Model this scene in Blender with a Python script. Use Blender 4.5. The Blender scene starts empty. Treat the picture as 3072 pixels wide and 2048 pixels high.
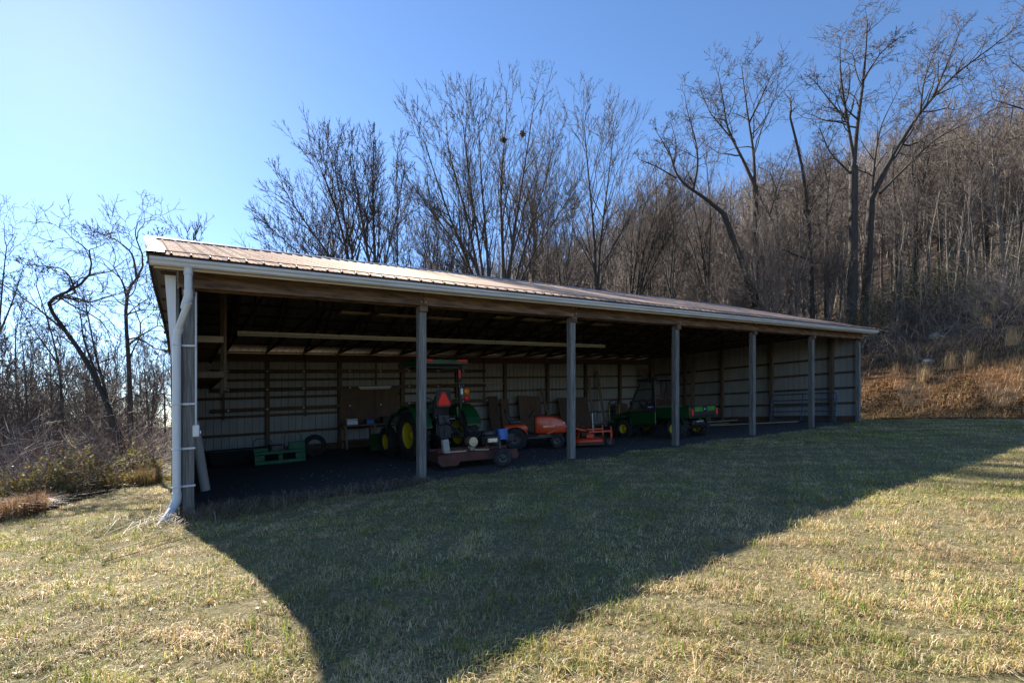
import bpy, math, random
import numpy as np
from mathutils import Matrix, Vector

R = math.radians
scene = bpy.context.scene
col = scene.collection

# ------------------------------------------------------------------ camera, sky, sun, exposure
SLOPE = 0.0582                                   # the barn and its yard climb to the right
CAM = Vector((-0.130, -8.719, 1.3615))
YAW = math.atan2(2243, 1500)                     # angle of the view from the barn's long axis
cam_d = bpy.data.cameras.new('camera')
cam = bpy.data.objects.new('camera', cam_d)
col.objects.link(cam)
cam.location = CAM
cam.rotation_euler = (R(90), 0, YAW - R(90))
cam_d.sensor_width = 36.0
cam_d.lens = 1500 / 3072 * 36
cam_d.shift_y = 241 / 3072
cam_d.clip_start = 0.05
cam_d.clip_end = 2000
scene.camera = cam

SUN_EL = R(31.2)
SUN_H = Vector((-0.16, 1.0)).normalized()        # horizontal direction towards the sun
sun_vec = Vector((SUN_H.x * math.cos(SUN_EL), SUN_H.y * math.cos(SUN_EL), math.sin(SUN_EL)))
world = bpy.data.worlds.new('World')
scene.world = world
world.use_nodes = True
wn = world.node_tree
wn.nodes.clear()
sky_n = wn.nodes.new('ShaderNodeTexSky')
sky_n.sky_type = 'NISHITA'
sky_n.sun_disc = False
sky_n.sun_elevation = SUN_EL
sky_n.sun_rotation = math.atan2(SUN_H.x, SUN_H.y)
sky_n.altitude = 2000
sky_n.air_density = 0.9
sky_n.dust_density = 0.32
sky_n.ozone_density = 3.0
bg = wn.nodes.new('ShaderNodeBackground')
bg.inputs['Strength'].default_value = 0.080
wo = wn.nodes.new('ShaderNodeOutputWorld')
hs_n = wn.nodes.new('ShaderNodeHueSaturation')
hs_n.inputs['Saturation'].default_value = 1.07
wn.links.new(sky_n.outputs[0], hs_n.inputs['Color'])
wn.links.new(hs_n.outputs[0], bg.inputs[0])
wn.links.new(bg.outputs[0], wo.inputs[0])

sun_d = bpy.data.lights.new('sun', 'SUN')
sun_d.energy = 5.0
sun_d.angle = R(0.5)
sun_d.color = (1.0, 0.93, 0.82)
sun = bpy.data.objects.new('sun', sun_d)
col.objects.link(sun)
sun.rotation_euler = sun_vec.to_track_quat('Z', 'Y').to_euler()
sun.location = (-10, 40, 40)

scene.view_settings.view_transform = 'Standard'
scene.view_settings.look = 'None'
scene.view_settings.exposure = 1.75
scene.view_settings.gamma = 1.0
scene.cycles.use_denoising = True
scene.cycles.max_bounces = 6
scene.cycles.transparent_max_bounces = 8
scene.cycles.caustics_reflective = False
scene.cycles.caustics_refractive = False

# ------------------------------------------------------------------ helpers
RNG = np.random.default_rng(11)
random.seed(4)
FW = np.array([math.cos(YAW), math.sin(YAW)])
RT = np.array([math.sin(YAW), -math.cos(YAW)])


def at_px(px, depth):
    """ground-plan point seen at photograph column px (0..3072), depth metres along the view"""
    p = np.array([CAM.x, CAM.y]) + depth * (FW + RT * (px - 1536) / 1500)
    return float(p[0]), float(p[1])


def sstep(a, b, x):
    t = np.clip((np.asarray(x, float) - a) / (b - a), 0, 1)
    return t * t * (3 - 2 * t)


def wob(x, y, s=1.0):
    x = np.asarray(x, float) * s
    y = np.asarray(y, float) * s
    return (np.sin(x * 1.3 + 1.7 * np.sin(y * .7)) + np.sin(y * 1.1 + 2.1 * np.sin(x * .6 + 1)) +
            .5 * np.sin(x * 2.9 + y * 2.3) + .5 * np.sin(y * 3.7 - x * 1.9)) / 3.0


def terr(x, y):
    x = np.asarray(x, float)
    y = np.asarray(y, float)
    z = SLOPE * np.clip(x, -20, 24) + .09 * sstep(0, 3, x)
    d = (x + .28) * -.916 + (y - 6.1) * .402
    z = z - np.minimum(.22 * np.maximum(d, 0), 2.2) * sstep(-.4, -2.2, x)
    q = .41 * (x - 24.2) + .12 * np.maximum(y - 14, 0) * sstep(2, 45, x)
    q = np.where(q > 0, q, 0)
    q = np.where(q > 78, 78 + 14 * (1 - np.exp(-(q - 78) / 14.)), q)
    bank = .75 * sstep(24.0, 27.0, x) * sstep(16, 8, y)
    z = z + q + bank
    far = sstep(24, 32, x)
    z = z + far * (.35 * wob(x, y, .35) + 1.6 * wob(x + 9, y, .06))
    z = z - .10 * sstep(-3.5, -7, y) * sstep(7, 1, x)
    lawn = (1 - far) * .018 * wob(x, y, 1.7)
    return z + lawn


def tz(x, y):
    return float(terr(x, y))


def new_obj(name, me, parent=None):
    o = bpy.data.objects.new(name, me)
    col.objects.link(o)
    if parent is not None:
        o.parent = parent
    return o


def tag(o, label=None, cat=None, group=None, kind=None):
    if label:
        o['label'] = label
    if cat:
        o['category'] = cat
    if group:
        o['group'] = group
    if kind:
        o['kind'] = kind
    return o


def thing(name, label, cat, loc=(0, 0, 0), rz=0.0, group=None, tilt=False):
    o = new_obj(name, None)
    o.empty_display_size = .2
    m = Matrix.Rotation(rz, 4, 'Z')
    if tilt:
        m = Matrix.Rotation(-math.atan(SLOPE), 4, 'Y') @ m
    o.matrix_world = Matrix.Translation(loc) @ m
    tag(o, label, cat, group)
    return o


def copy_tree(o, parent=None):
    c = o.copy()
    col.objects.link(c)
    if parent is not None:
        c.parent = parent
    for ch in o.children:
        copy_tree(ch, c)
    return c


def np_mesh(name, verts, faces, mats=None, smooth=False, colors=None, cname='col'):
    """verts (n,3); faces: list of int arrays (m,k)"""
    me = bpy.data.meshes.new(name)
    verts = np.asarray(verts, np.float32)
    me.vertices.add(len(verts))
    me.vertices.foreach_set('co', verts.ravel())
    fl = [np.asarray(f, np.int32) for f in faces if len(f)]
    nl = sum(f.size for f in fl)
    npoly = sum(len(f) for f in fl)
    me.loops.add(nl)
    me.polygons.add(npoly)
    me.loops.foreach_set('vertex_index', np.concatenate([f.ravel() for f in fl]))
    tot = np.concatenate([np.full(len(f), f.shape[1], np.int32) for f in fl])
    st = np.concatenate([[0], np.cumsum(tot)[:-1]]).astype(np.int32)
    me.polygons.foreach_set('loop_start', st)
    me.polygons.foreach_set('loop_total', tot)
    if smooth:
        me.polygons.foreach_set('use_smooth', np.ones(npoly, bool))
    me.update(calc_edges=True)
    if colors is not None:
        a = me.color_attributes.new(cname, 'FLOAT_COLOR', 'POINT')
        c = np.ones((len(verts), 4), np.float32)
        c[:, :colors.shape[1]] = colors
        a.data.foreach_set('color', c.ravel())
    for m in (mats or []):
        me.materials.append(m)
    return me


class MB:
    """collects simple shapes; build() links them as one mesh object"""

    def __init__(self, shear=False):
        self.v = []
        self.f = []
        self.sm = []
        self.shear = shear

    def add(self, vs, fs, smooth=False):
        n = len(self.v)
        self.v += [Vector(v) for v in vs]
        self.f += [tuple(i + n for i in f) for f in fs]
        self.sm += [smooth] * len(fs)
        return self

    def box(self, c, s, rot=None, taper=None):
        hx, hy, hz = s[0] / 2, s[1] / 2, s[2] / 2
        vs = []
        for z in (-1, 1):
            k = (taper if (taper and z > 0) else (1, 1))
            for x, y in ((-1, -1), (1, -1), (1, 1), (-1, 1)):
                vs.append(Vector((x * hx * k[0], y * hy * k[1], z * hz)))
        if rot is not None:
            vs = [rot @ v for v in vs]
        vs = [v + Vector(c) for v in vs]
        return self.add(vs, [(3, 2, 1, 0), (4, 5, 6, 7), (0, 1, 5, 4), (1, 2, 6, 5), (2, 3, 7, 6), (3, 0, 4, 7)])

    def bbox(self, a, b):
        return self.box([(a[i] + b[i]) / 2 for i in range(3)], [abs(b[i] - a[i]) for i in range(3)])

    def cbox(self, a, b, ch=.01):
        """box with chamfered edges, a..b"""
        a = [min(a[i], b[i]) for i in range(3)], [max(a[i], b[i]) for i in range(3)]
        lo, hi = a
        ch = min(ch, min(hi[i] - lo[i] for i in range(3)) * .45)
        vs = []
        idx = {}
        for ax in range(3):
            for s0 in (0, 1):
                for s1 in (0, 1):
                    for s2 in (0, 1):
                        s = (s0, s1, s2)
                        p = []
                        for i in range(3):
                            e = hi[i] if s[i] else lo[i]
                            if i != ax:
                                e += -ch if s[i] else ch
                            p.append(e)
                        idx[(ax, s)] = len(vs)
                        vs.append(p)
        fs = []
        c = Vector([(lo[i] + hi[i]) / 2 for i in range(3)])

        def addf(ids):
            pts = [Vector(vs[i]) for i in ids]
            n = (pts[1] - pts[0]).cross(pts[2] - pts[0])
            m = sum(pts, Vector()) / len(pts) - c
            fs.append(tuple(ids) if n.dot(m) > 0 else tuple(reversed(ids)))
        for ax in range(3):
            u, w = [i for i in range(3) if i != ax]
            for sa in (0, 1):
                q = []
                for su, sw in ((0, 0), (1, 0), (1, 1), (0, 1)):
                    s = [0, 0, 0]
                    s[ax], s[u], s[w] = sa, su, sw
                    q.append(idx[(ax, tuple(s))])
                addf(q)
            for su in (0, 1):
                for sw in (0, 1):
                    q = []
                    for sa in (0, 1):
                        s = [0, 0, 0]
                        s[ax], s[u], s[w] = sa, su, sw
                        q.append(tuple(s))
                    addf([idx[(u, q[0])], idx[(u, q[1])], idx[(w, q[1])], idx[(w, q[0])]])
        for s0 in (0, 1):
            for s1 in (0, 1):
                for s2 in (0, 1):
                    addf([idx[(ax, (s0, s1, s2))] for ax in range(3)])
        return self.add(vs, fs)

    def tube(self, path, rad, sides=8, caps=True, smooth=True):
        path = [Vector(p) for p in path]
        n = len(path)
        if not hasattr(rad, '__len__'):
            rad = [rad] * n
        vs, fs = [], []
        ref = None
        for i, p in enumerate(path):
            t = (path[min(i + 1, n - 1)] - path[max(i - 1, 0)]).normalized()
            if ref is None:
                ref = t.orthogonal().normalized()
            ref = (ref - t * ref.dot(t)).normalized()
            b = t.cross(ref)
            for k in range(sides):
                a = 2 * math.pi * k / sides
                vs.append(p + (ref * math.cos(a) + b * math.sin(a)) * rad[i])
        for i in range(n - 1):
            for k in range(sides):
                k2 = (k + 1) % sides
                fs.append((i * sides + k, i * sides + k2, (i + 1) * sides + k2, (i + 1) * sides + k))
        self.add(vs, fs, smooth)
        if caps:
            self.add(vs[:sides], [tuple(reversed(range(sides)))])
            self.add(vs[-sides:], [tuple(range(sides))])
        return self

    def lathe(self, prof, c=(0, 0, 0), axis='X', seg=28, smooth=True):
        """prof: list of (axial, radius)"""
        vs, fs = [], []
        n = len(prof)
        for k in range(seg):
            a = 2 * math.pi * k / seg
            for (h, r) in prof:
                u, w = r * math.cos(a), r * math.sin(a)
                v = {'X': (h, u, w), 'Y': (w, h, u), 'Z': (u, w, h)}[axis]
                vs.append(Vector(v) + Vector(c))
        for k in range(seg):
            k2 = (k + 1) % seg
            for i in range(n - 1):
                fs.append((k * n + i, k2 * n + i, k2 * n + i + 1, k * n + i + 1))
        return self.add(vs, fs, smooth)

    def prism(self, poly, axis, a, b):
        """extrude a 2-D outline along axis from a to b; outline in the other two axes, in order"""
        def P(u, w, h):
            return {'X': (h, u, w), 'Y': (u, h, w), 'Z': (u, w, h)}[axis]
        n = len(poly)
        vs = [P(u, w, a) for u, w in poly] + [P(u, w, b) for u, w in poly]
        fs = [tuple(reversed(range(n))), tuple(range(n, 2 * n))]
        fs += [(i, (i + 1) % n, n + (i + 1) % n, n + i) for i in range(n)]
        return self.add(vs, fs)

    def loft(self, rings, smooth=True, caps=True):
        n = len(rings[0])
        vs = [p for r in rings for p in r]
        fs = []
        for i in range(len(rings) - 1):
            for k in range(n):
                k2 = (k + 1) % n
                fs.append((i * n + k, i * n + k2, (i + 1) * n + k2, (i + 1) * n + k))
        self.add(vs, fs, smooth)
        if caps:
            self.add(rings[0], [tuple(reversed(range(n)))])
            self.add(rings[-1], [tuple(range(n))])
        return self

    def mesh(self, name, mat):
        me = bpy.data.meshes.new(name)
        vs = [(v.x, v.y, v.z + (SLOPE * v.x if self.shear else 0)) for v in self.v]
        me.from_pydata(vs, [], self.f)
        me.polygons.foreach_set('use_smooth', self.sm)
        me.materials.append(mat)
        me.update()
        return me

    def build(self, name, mat, parent=None):
        return new_obj(name, self.mesh(name, mat), parent)


def rect_ring(c, hw, hh, r, axis='Y', n=3):
    """rounded rectangle ring, 4*n points, around c in the plane normal to axis"""
    pts = []
    for (sx, sz, a0) in ((1, 1, 0), (-1, 1, 90), (-1, -1, 180), (1, -1, 270)):
        for k in range(n):
            a = R(a0 + 90 * k / (n - 1))
            u = sx * (hw - r) + r * math.cos(a)
            w = sz * (hh - r) + r * math.sin(a)
            if axis == 'Y':
                pts.append((c[0] + u, c[1], c[2] + w))
            elif axis == 'X':
                pts.append((c[0], c[1] + u, c[2] + w))
            else:
                pts.append((c[0] + u, c[1] + w, c[2]))
    return pts


# ------------------------------------------------------------------ materials
def mat(name, c1, c2=None, scale=(1, 1, 1), nscale=4.0, rough=.7, metal=0.0, bump=0.0, rand=0.0, spec=.4,
        lo=.3, hi=.7, coat=0.0, detail=6.0):
    m = bpy.data.materials.new(name)
    m.use_nodes = True
    t = m.node_tree
    N, L = t.nodes, t.links
    b = N['Principled BSDF']
    b.inputs['Roughness'].default_value = rough
    b.inputs['Metallic'].default_value = metal
    b.inputs['Specular IOR Level'].default_value = spec
    b.inputs['Coat Weight'].default_value = coat
    tc = N.new('ShaderNodeTexCoord')
    mp = N.new('ShaderNodeMapping')
    mp.inputs['Scale'].default_value = scale
    L.new(tc.outputs['Object'], mp.inputs[0])
    oi = N.new('ShaderNodeObjectInfo')
    add = N.new('ShaderNodeVectorMath')
    add.operation = 'MULTIPLY_ADD'
    add.inputs[1].default_value = (37, 53, 71)
    L.new(oi.outputs['Random'], add.inputs[0])
    L.new(mp.outputs[0], add.inputs[2])
    nz = N.new('ShaderNodeTexNoise')
    nz.inputs['Scale'].default_value = nscale
    nz.inputs['Detail'].default_value = detail
    nz.inputs['Roughness'].default_value = .65
    L.new(add.outputs[0], nz.inputs['Vector'])
    cr = N.new('ShaderNodeValToRGB')
    c2 = c2 or tuple(min(1, k * 1.25) for k in c1)
    cr.color_ramp.elements[0].position = lo
    cr.color_ramp.elements[1].position = hi
    cr.color_ramp.elements[0].color = (*c1, 1)
    cr.color_ramp.elements[1].color = (*c2, 1)
    L.new(nz.outputs[0], cr.inputs[0])
    out = cr.outputs[0]
    if rand:
        hs = N.new('ShaderNodeHueSaturation')
        mr = N.new('ShaderNodeMapRange')
        mr.inputs['To Min'].default_value = 1 - rand
        mr.inputs['To Max'].default_value = 1 + rand
        L.new(oi.outputs['Random'], mr.inputs[0])
        L.new(mr.outputs[0], hs.inputs['Value'])
        L.new(out, hs.inputs['Color'])
        out = hs.outputs[0]
    L.new(out, b.inputs['Base Color'])
    if bump:
        bp = N.new('ShaderNodeBump')
        bp.inputs['Strength'].default_value = bump
        bp.inputs['Distance'].default_value = .01
        L.new(nz.outputs[0], bp.inputs['Height'])
        L.new(bp.outputs[0], b.inputs['Normal'])
    return m


def attr_mat(name, trans=.35, rough=.6, spec=.25, tint=(1.1, 1.15, .7), att='col'):
    """leaf / blade material: colour from the mesh, part of the light passes through"""
    m = bpy.data.materials.new(name)
    m.use_nodes = True
    t = m.node_tree
    N, L = t.nodes, t.links
    b = N['Principled BSDF']
    b.inputs['Roughness'].default_value = rough
    b.inputs['Specular IOR Level'].default_value = spec
    a = N.new('ShaderNodeAttribute')
    a.attribute_name = att
    L.new(a.outputs['Color'], b.inputs['Base Color'])
    if trans:
        tr = N.new('ShaderNodeBsdfTranslucent')
        mu = N.new('ShaderNodeVectorMath')
        mu.operation = 'MULTIPLY'
        mu.inputs[1].default_value = tint
        L.new(a.outputs['Color'], mu.inputs[0])
        L.new(mu.outputs[0], tr.inputs['Color'])
        mx = N.new('ShaderNodeMixShader')
        mx.inputs[0].default_value = trans
        L.new(b.outputs[0], mx.inputs[1])
        L.new(tr.outputs[0], mx.inputs[2])
        L.new(mx.outputs[0], N['Material Output'].inputs[0])
    return m


def glass_mat(name, tint=(.55, .6, .62)):
    m = bpy.data.materials.new(name)
    m.use_nodes = True
    b = m.node_tree.nodes['Principled BSDF']
    b.inputs['Base Color'].default_value = (*tint, 1)
    b.inputs['Roughness'].default_value = .08
    b.inputs['Transmission Weight'].default_value = .9
    b.inputs['IOR'].default_value = 1.2
    return m


WOOD_X = mat('weathered_board', (.055, .036, .024), (.15, .098, .06), (1, 14, 14), 3.0, .85, bump=.4, rand=.18)
WOOD_Y = mat('weathered_board_deep', (.045, .03, .02), (.12, .078, .05), (14, 1, 14), 3.0, .85, bump=.4, rand=.18)
HEAD = mat('stained_header_board', (.055, .033, .022), (.23, .14, .085), (1, 9, 7), 2.2, .8, bump=.4, rand=.12, lo=.35, hi=.68)
POST = mat('grey_treated_post', (.06, .058, .054), (.25, .24, .22), (16, 16, .8), 2.6, .9, bump=.7, rand=.12)
POST_IN = mat('brown_treated_post', (.075, .05, .035), (.17, .115, .075), (14, 14, 1), 2.6, .9, bump=.5, rand=.15)
TAN = mat('tan_trim_board', (.33, .24, .14), (.50, .38, .24), (1, 12, 12), 3.0, .75, rand=.1)
SIDING = mat('cream_metal_siding', (.24, .235, .225), (.32, .315, .30), (1, 1, .4), 1.3, .45, spec=.4, rand=.04)
ROOF = mat('brown_roof_metal', (.30, .21, .17), (.40, .295, .245), (.6, 1, 1), 1.4, .44, metal=.0, spec=.0, rand=.06)
_t = ROOF.node_tree
_g = _t.nodes.new('ShaderNodeBsdfGlossy')                 # thin worn gloss over the brown paint
_g.inputs['Roughness'].default_value = .55
_g.inputs['Color'].default_value = (1.0, .90, .80, 1)
_m = _t.nodes.new('ShaderNodeMixShader')
_m.inputs[0].default_value = .032
_t.links.new(_t.nodes['Principled BSDF'].outputs[0], _m.inputs[1])
_t.links.new(_g.outputs[0], _m.inputs[2])
_t.links.new(_m.outputs[0], _t.nodes['Material Output'].inputs[0])
SOFFIT = mat('pale_roof_underside', (.19, .165, .135), (.27, .235, .19), (1, 1, 1), 1.5, .6)
RIDGE = mat('slate_ridge_cap', (.10, .12, .16), (.15, .17, .22), (1, 3, 3), 2.0, .45, metal=.3)
GUTTER = mat('white_gutter', (.38, .38, .37), (.58, .58, .565), (.5, 6, 6), 3.0, .5, lo=.25, hi=.6)
PVC = mat('white_plastic_pipe', (.46, .49, .50), (.60, .62, .62), (6, 6, .6), 2.0, .4, lo=.3, hi=.6)
WHITE = mat('white_trim_metal', (.62, .62, .62), (.74, .74, .73), (4, 4, .7), 2.5, .5)
GALV = mat('galvanised_steel', (.32, .33, .34), (.5, .5, .5), (3, 3, 3), 4, .4, metal=.8)
BLACK = mat('black_plastic', (.012, .012, .013), (.025, .025, .026), (1, 1, 1), 6, .5)
RUBBER = mat('tyre_rubber', (.014, .014, .015), (.04, .038, .035), (1, 1, 1), 7, .85, lo=.4, hi=.75)
GREEN = mat('green_machine_paint', (.006, .042, .012), (.011, .07, .02), (1, 1, 1), 3, .3, coat=.4)
GREEN_L = mat('bright_green_panel', (.015, .19, .03), (.025, .25, .045), (1, 1, 1), 3, .35)
GREEN_OLD = mat('faded_green_paint', (.012, .07, .03), (.03, .14, .06), (1, 1, 1), 4, .6)
YELLOW = mat('yellow_wheel_paint', (.40, .29, .008), (.52, .40, .02), (1, 1, 1), 3, .4)
ORANGE = mat('orange_machine_paint', (.48, .033, .005), (.60, .06, .008), (1, 1, 1), 4, .35, coat=.3)
RUSTRED = mat('rusty_red_paint', (.05, .02, .015), (.13, .045, .032), (1, 1, 1), 6, .8, bump=.3)
STEEL = mat('dark_machine_steel', (.03, .03, .032), (.09, .085, .08), (1, 1, 1), 8, .5, metal=.5)
CHROME = mat('bright_metal', (.5, .5, .5), (.65, .65, .65), (1, 1, 1), 5, .25, metal=.9)
RED = mat('red_lens', (.65, .015, .015), (.75, .03, .03), (1, 1, 1), 5, .3)
SMV_RED = mat('fluorescent_red_orange', (1.0, .03, .008), (1.0, .04, .012), (1, 1, 1), 4, .5)
SMV_EDGE = mat('dark_red_reflector', (.45, .01, .01), (.5, .015, .015), (1, 1, 1), 4, .3)
AMBER = mat('amber_lens', (.75, .17, .01), (.85, .25, .02), (1, 1, 1), 4, .35)
LAMPW = mat('clear_lamp_lens', (.75, .75, .72), (.85, .85, .82), (1, 1, 1), 4, .15)
BLUE_GATE = mat('blue_gate_paint', (.02, .06, .15), (.03, .09, .2), (1, 1, 1), 5, .5)
BLUE = mat('blue_plastic', (.03, .10, .35), (.05, .15, .42), (1, 1, 1), 5, .4)
BLOCK = mat('grey_concrete', (.30, .28, .25), (.42, .40, .36), (1, 1, 1), 12, .95, bump=.3)
PAPERPIPE = mat('beige_tube', (.36, .33, .28), (.46, .42, .36), (4, 4, .6), 4, .7)
BARK_LOG = mat('log_bark', (.07, .05, .035), (.15, .11, .075), (1, 1, 1), 12, .95, bump=.6)
CUT = mat('pale_cut_wood', (.55, .42, .24), (.68, .55, .34), (1, 1, 1), 9, .8)
PLY = mat('dark_brown_sheet', (.085, .05, .032), (.14, .085, .055), (2, 2, .5), 3, .8, rand=.25)
LUMBER = mat('old_lumber', (.12, .085, .055), (.26, .19, .12), (6, 6, 1), 3, .85, rand=.25)
BARK = mat('grey_brown_bark', (.026, .022, .019), (.075, .062, .053), (5, 5, 1), 2.5, .95, bump=.4, rand=.2)
TWIG = mat('thin_twig_bark', (.05, .038, .032), (.10, .076, .063), (1, 1, 1), 2.5, .9, rand=.2)
TWIG_HILL = mat('hillside_twig_bark', (.085, .066, .056), (.16, .128, .107), (1, 1, 1), .6, .9, rand=.25)
BARK_HILL = mat('hillside_bark', (.07, .06, .052), (.20, .165, .14), (5, 5, 1), 1.5, .95, rand=.3)
ROCK = mat('grey_rock', (.20, .185, .165), (.36, .34, .30), (1, 1, 1), 5, .95, bump=.6)
WINDOW = glass_mat('cab_window', (.12, .13, .14))
BLADE = attr_mat('grass_blades', .40, tint=(1.12, 1.05, .85))
STRAW = attr_mat('dry_stems', .25, tint=(1.05, 1.0, .8))
LEAF = attr_mat('leaves', .35, tint=(1.1, 1.1, .7))
CANE = attr_mat('bramble_canes', 0, rough=.7, spec=.3)


def ground_mat():
    m = bpy.data.materials.new('yard_and_hillside_soil')
    m.use_nodes = True
    t = m.node_tree
    N, L = t.nodes, t.links
    b = N['Principled BSDF']
    b.inputs['Roughness'].default_value = 1
    b.inputs['Specular IOR Level'].default_value = .1
    tc = N.new('ShaderNodeTexCoord')

    def noise(s, d=8, r=.7, sc=(1, 1, 1)):
        mp = N.new('ShaderNodeMapping')
        mp.inputs['Scale'].default_value = sc
        L.new(tc.outputs['Object'], mp.inputs[0])
        n = N.new('ShaderNodeTexNoise')
        n.inputs['Scale'].default_value = s
        n.inputs['Detail'].default_value = d
        n.inputs['Roughness'].default_value = r
        L.new(mp.outputs[0], n.inputs['Vector'])
        return n

    def ramp(src, stops):
        cr = N.new('ShaderNodeValToRGB')
        e = cr.color_ramp.elements
        while len(e) < len(stops):
            e.new(.5)
        for k, (p, c) in enumerate(stops):
            e[k].position = p
            e[k].color = (*c, 1)
        L.new(src, cr.inputs[0])
        return cr.outputs[0]

    def mix(f, a, c):
        mx = N.new('ShaderNodeMix')
        mx.data_type = 'RGBA'
        L.new(f, mx.inputs[0])
        L.new(a, mx.inputs[6])
        L.new(c, mx.inputs[7])
        return mx.outputs[2]
    n1 = noise(1.1)
    n2 = noise(22, 6, .75)
    lawn = mix(n1.outputs[0], ramp(n2.outputs[0], [(.3, (.10, .075, .045)), (.5, (.25, .19, .115)), (.7, (.40, .32, .20))]),
               ramp(n2.outputs[0], [(.3, (.05, .06, .02)), (.55, (.12, .13, .05)), (.75, (.24, .21, .10))]))
    n3 = noise(3.0, 10, .8)
    n4 = noise(9, 8, .8)
    leaf = ramp(n3.outputs[0], [(.3, (.03, .022, .016)), (.5, (.085, .058, .04)), (.72, (.19, .13, .085))])
    clay = ramp(n4.outputs[0], [(.3, (.09, .04, .02)), (.55, (.24, .10, .04)), (.75, (.34, .17, .075))])
    za = N.new('ShaderNodeAttribute')
    za.attribute_name = 'zone'
    sp = N.new('ShaderNodeSeparateColor')
    L.new(za.outputs['Color'], sp.inputs[0])
    c = mix(sp.outputs[1], lawn, leaf)
    c = mix(sp.outputs[2], c, clay)
    L.new(c, b.inputs['Base Color'])
    bp = N.new('ShaderNodeBump')
    bp.inputs['Strength'].default_value = .8
    bp.inputs['Distance'].default_value = .05
    L.new(n2.outputs[0], bp.inputs['Height'])
    L.new(bp.outputs[0], b.inputs['Normal'])
    return m


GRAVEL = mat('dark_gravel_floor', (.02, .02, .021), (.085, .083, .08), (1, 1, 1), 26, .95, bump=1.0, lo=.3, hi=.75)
GROUND = ground_mat()

# ------------------------------------------------------------------ ground
def axis_pts(lo, a, b, hi, step, g):
    mid = list(np.arange(a, b + 1e-6, step))
    up, s, x = [], step, b
    while x < hi:
        s *= g
        x += s
        up.append(x)
    dn, s, x = [], step, a
    while x > lo:
        s *= g
        x -= s
        dn.append(x)
    return np.array(dn[::-1] + mid + up)


XS = axis_pts(-260, -6, 34, 420, .34, 1.06)
YS = axis_pts(-160, -9, 14, 460, .34, 1.06)
GX, GY = np.meshgrid(XS, YS, indexing='ij')
GZ = terr(GX, GY)
inside = (sstep(-.6, .1, GX) * sstep(22.6, 21.9, GX) * sstep(-.5, .1, GY) * sstep(10.9, 10.3, GY))
GZ = GZ - .05 * inside
zone = np.zeros((GX.size, 3))
edge = 23.6 + .35 * wob(GX, GY, .9)
dleft = (GX + .28) * -.916 + (GY - 6.1) * .402
left = sstep(-.1, .6, dleft + .25 * wob(GX, GY, 1.3)) * sstep(-.2, -.9, GX)
hillm = np.maximum(sstep(-.2, .5, GX - edge), sstep(10.8, 12.5, GY))
hillm = np.maximum(hillm, left * .85)
clay = sstep(24.9, 25.6, GX) * sstep(28.2, 26.8, GX) * sstep(3, 0, GY) * sstep(-.1, .5, wob(GX, GY, 1.5) + .3 * wob(GX, GY, 4.1) + .2)
zone[:, 1] = hillm.ravel()
zone[:, 2] = clay.ravel() * .5
nx, ny = len(XS), len(YS)
ii, jj = np.meshgrid(np.arange(nx - 1), np.arange(ny - 1), indexing='ij')
a = (ii * ny + jj).ravel()
gf = np.stack([a, a + ny, a + ny + 1, a + 1], 1)
g = new_obj('ground', np_mesh('ground', np.stack([GX.ravel(), GY.ravel(), GZ.ravel()], 1), [gf], [GROUND], True, zone, 'zone'))
tag(g, kind='structure')

# gravel floor of the barn with a ragged front edge
fx = np.arange(-.2, 22.61, .15)
rows = []
fy = np.linspace(0, 1, 16)
front = -.35 - .25 * wob(fx, fx * .3, 1.5) - .15 * wob(fx * 3, fx, 1.1) - .45 * np.exp(-((fx - 2.6) / 1.3) ** 2)
verts = []
for k, xx in enumerate(fx):
    for t in fy:
        yy = front[k] + (10.6 - front[k]) * t ** 1.5
        zz = tz(xx, yy) + .012 - .02 * (t > .99) - (.016 if t == 0 else 0)
        verts.append((xx, yy, zz))
nfx, nfy = len(fx), len(fy)
ii, jj = np.meshgrid(np.arange(nfx - 1), np.arange(nfy - 1), indexing='ij')
a = (ii * nfy + jj).ravel()
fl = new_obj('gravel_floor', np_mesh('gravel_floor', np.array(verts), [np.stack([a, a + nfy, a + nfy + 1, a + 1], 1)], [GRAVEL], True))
tag(fl, kind='structure')

# ------------------------------------------------------------------ pole barn
BAY, LEN, DEP = 3.66, 21.96, 10.36
EAVE_Y, EAVE_Z, RID_Y = -.47, 3.665, 5.18
PITCH = .3345
RID_Z = EAVE_Z + (RID_Y - EAVE_Y) * PITCH
barn = thing('pole_barn', 'long open-fronted pole barn with brown metal roof on grey posts', 'barn')


def B():
    return MB(shear=True)


def roof_z(y):
    return RID_Z - abs(y - RID_Y) * PITCH


# posts
for k in range(7):
    x = k * BAY
    zb = tz(x, 0) - SLOPE * x - .25
    p = B().cbox((x - .073, -.073, zb), (x + .073, .073, 3.30), .008).build('post', POST, barn)
    B().cbox((x - .08, -.125, 3.19), (x + .08, -.076, 3.30), .006).build('post_block', HEAD, p)
for k in range(10):
    x = min(max(k * 2.44, .0), LEN)
    B().cbox((x - .07, DEP - .14, -.1), (x + .07, DEP, 3.32), .008).build('post', POST_IN, barn)
for y in (.95, 3.42, 5.86, 8.02):
    B().cbox((LEN - .07, y - .07, -.1), (LEN + .07, y + .07, roof_z(y) - .22), .008).build('post', POST_IN, barn)
    B().cbox((-.07, y - .07, -.1), (.07, y + .07, roof_z(y) - .22), .008).build('post', POST_IN, barn)
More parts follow.
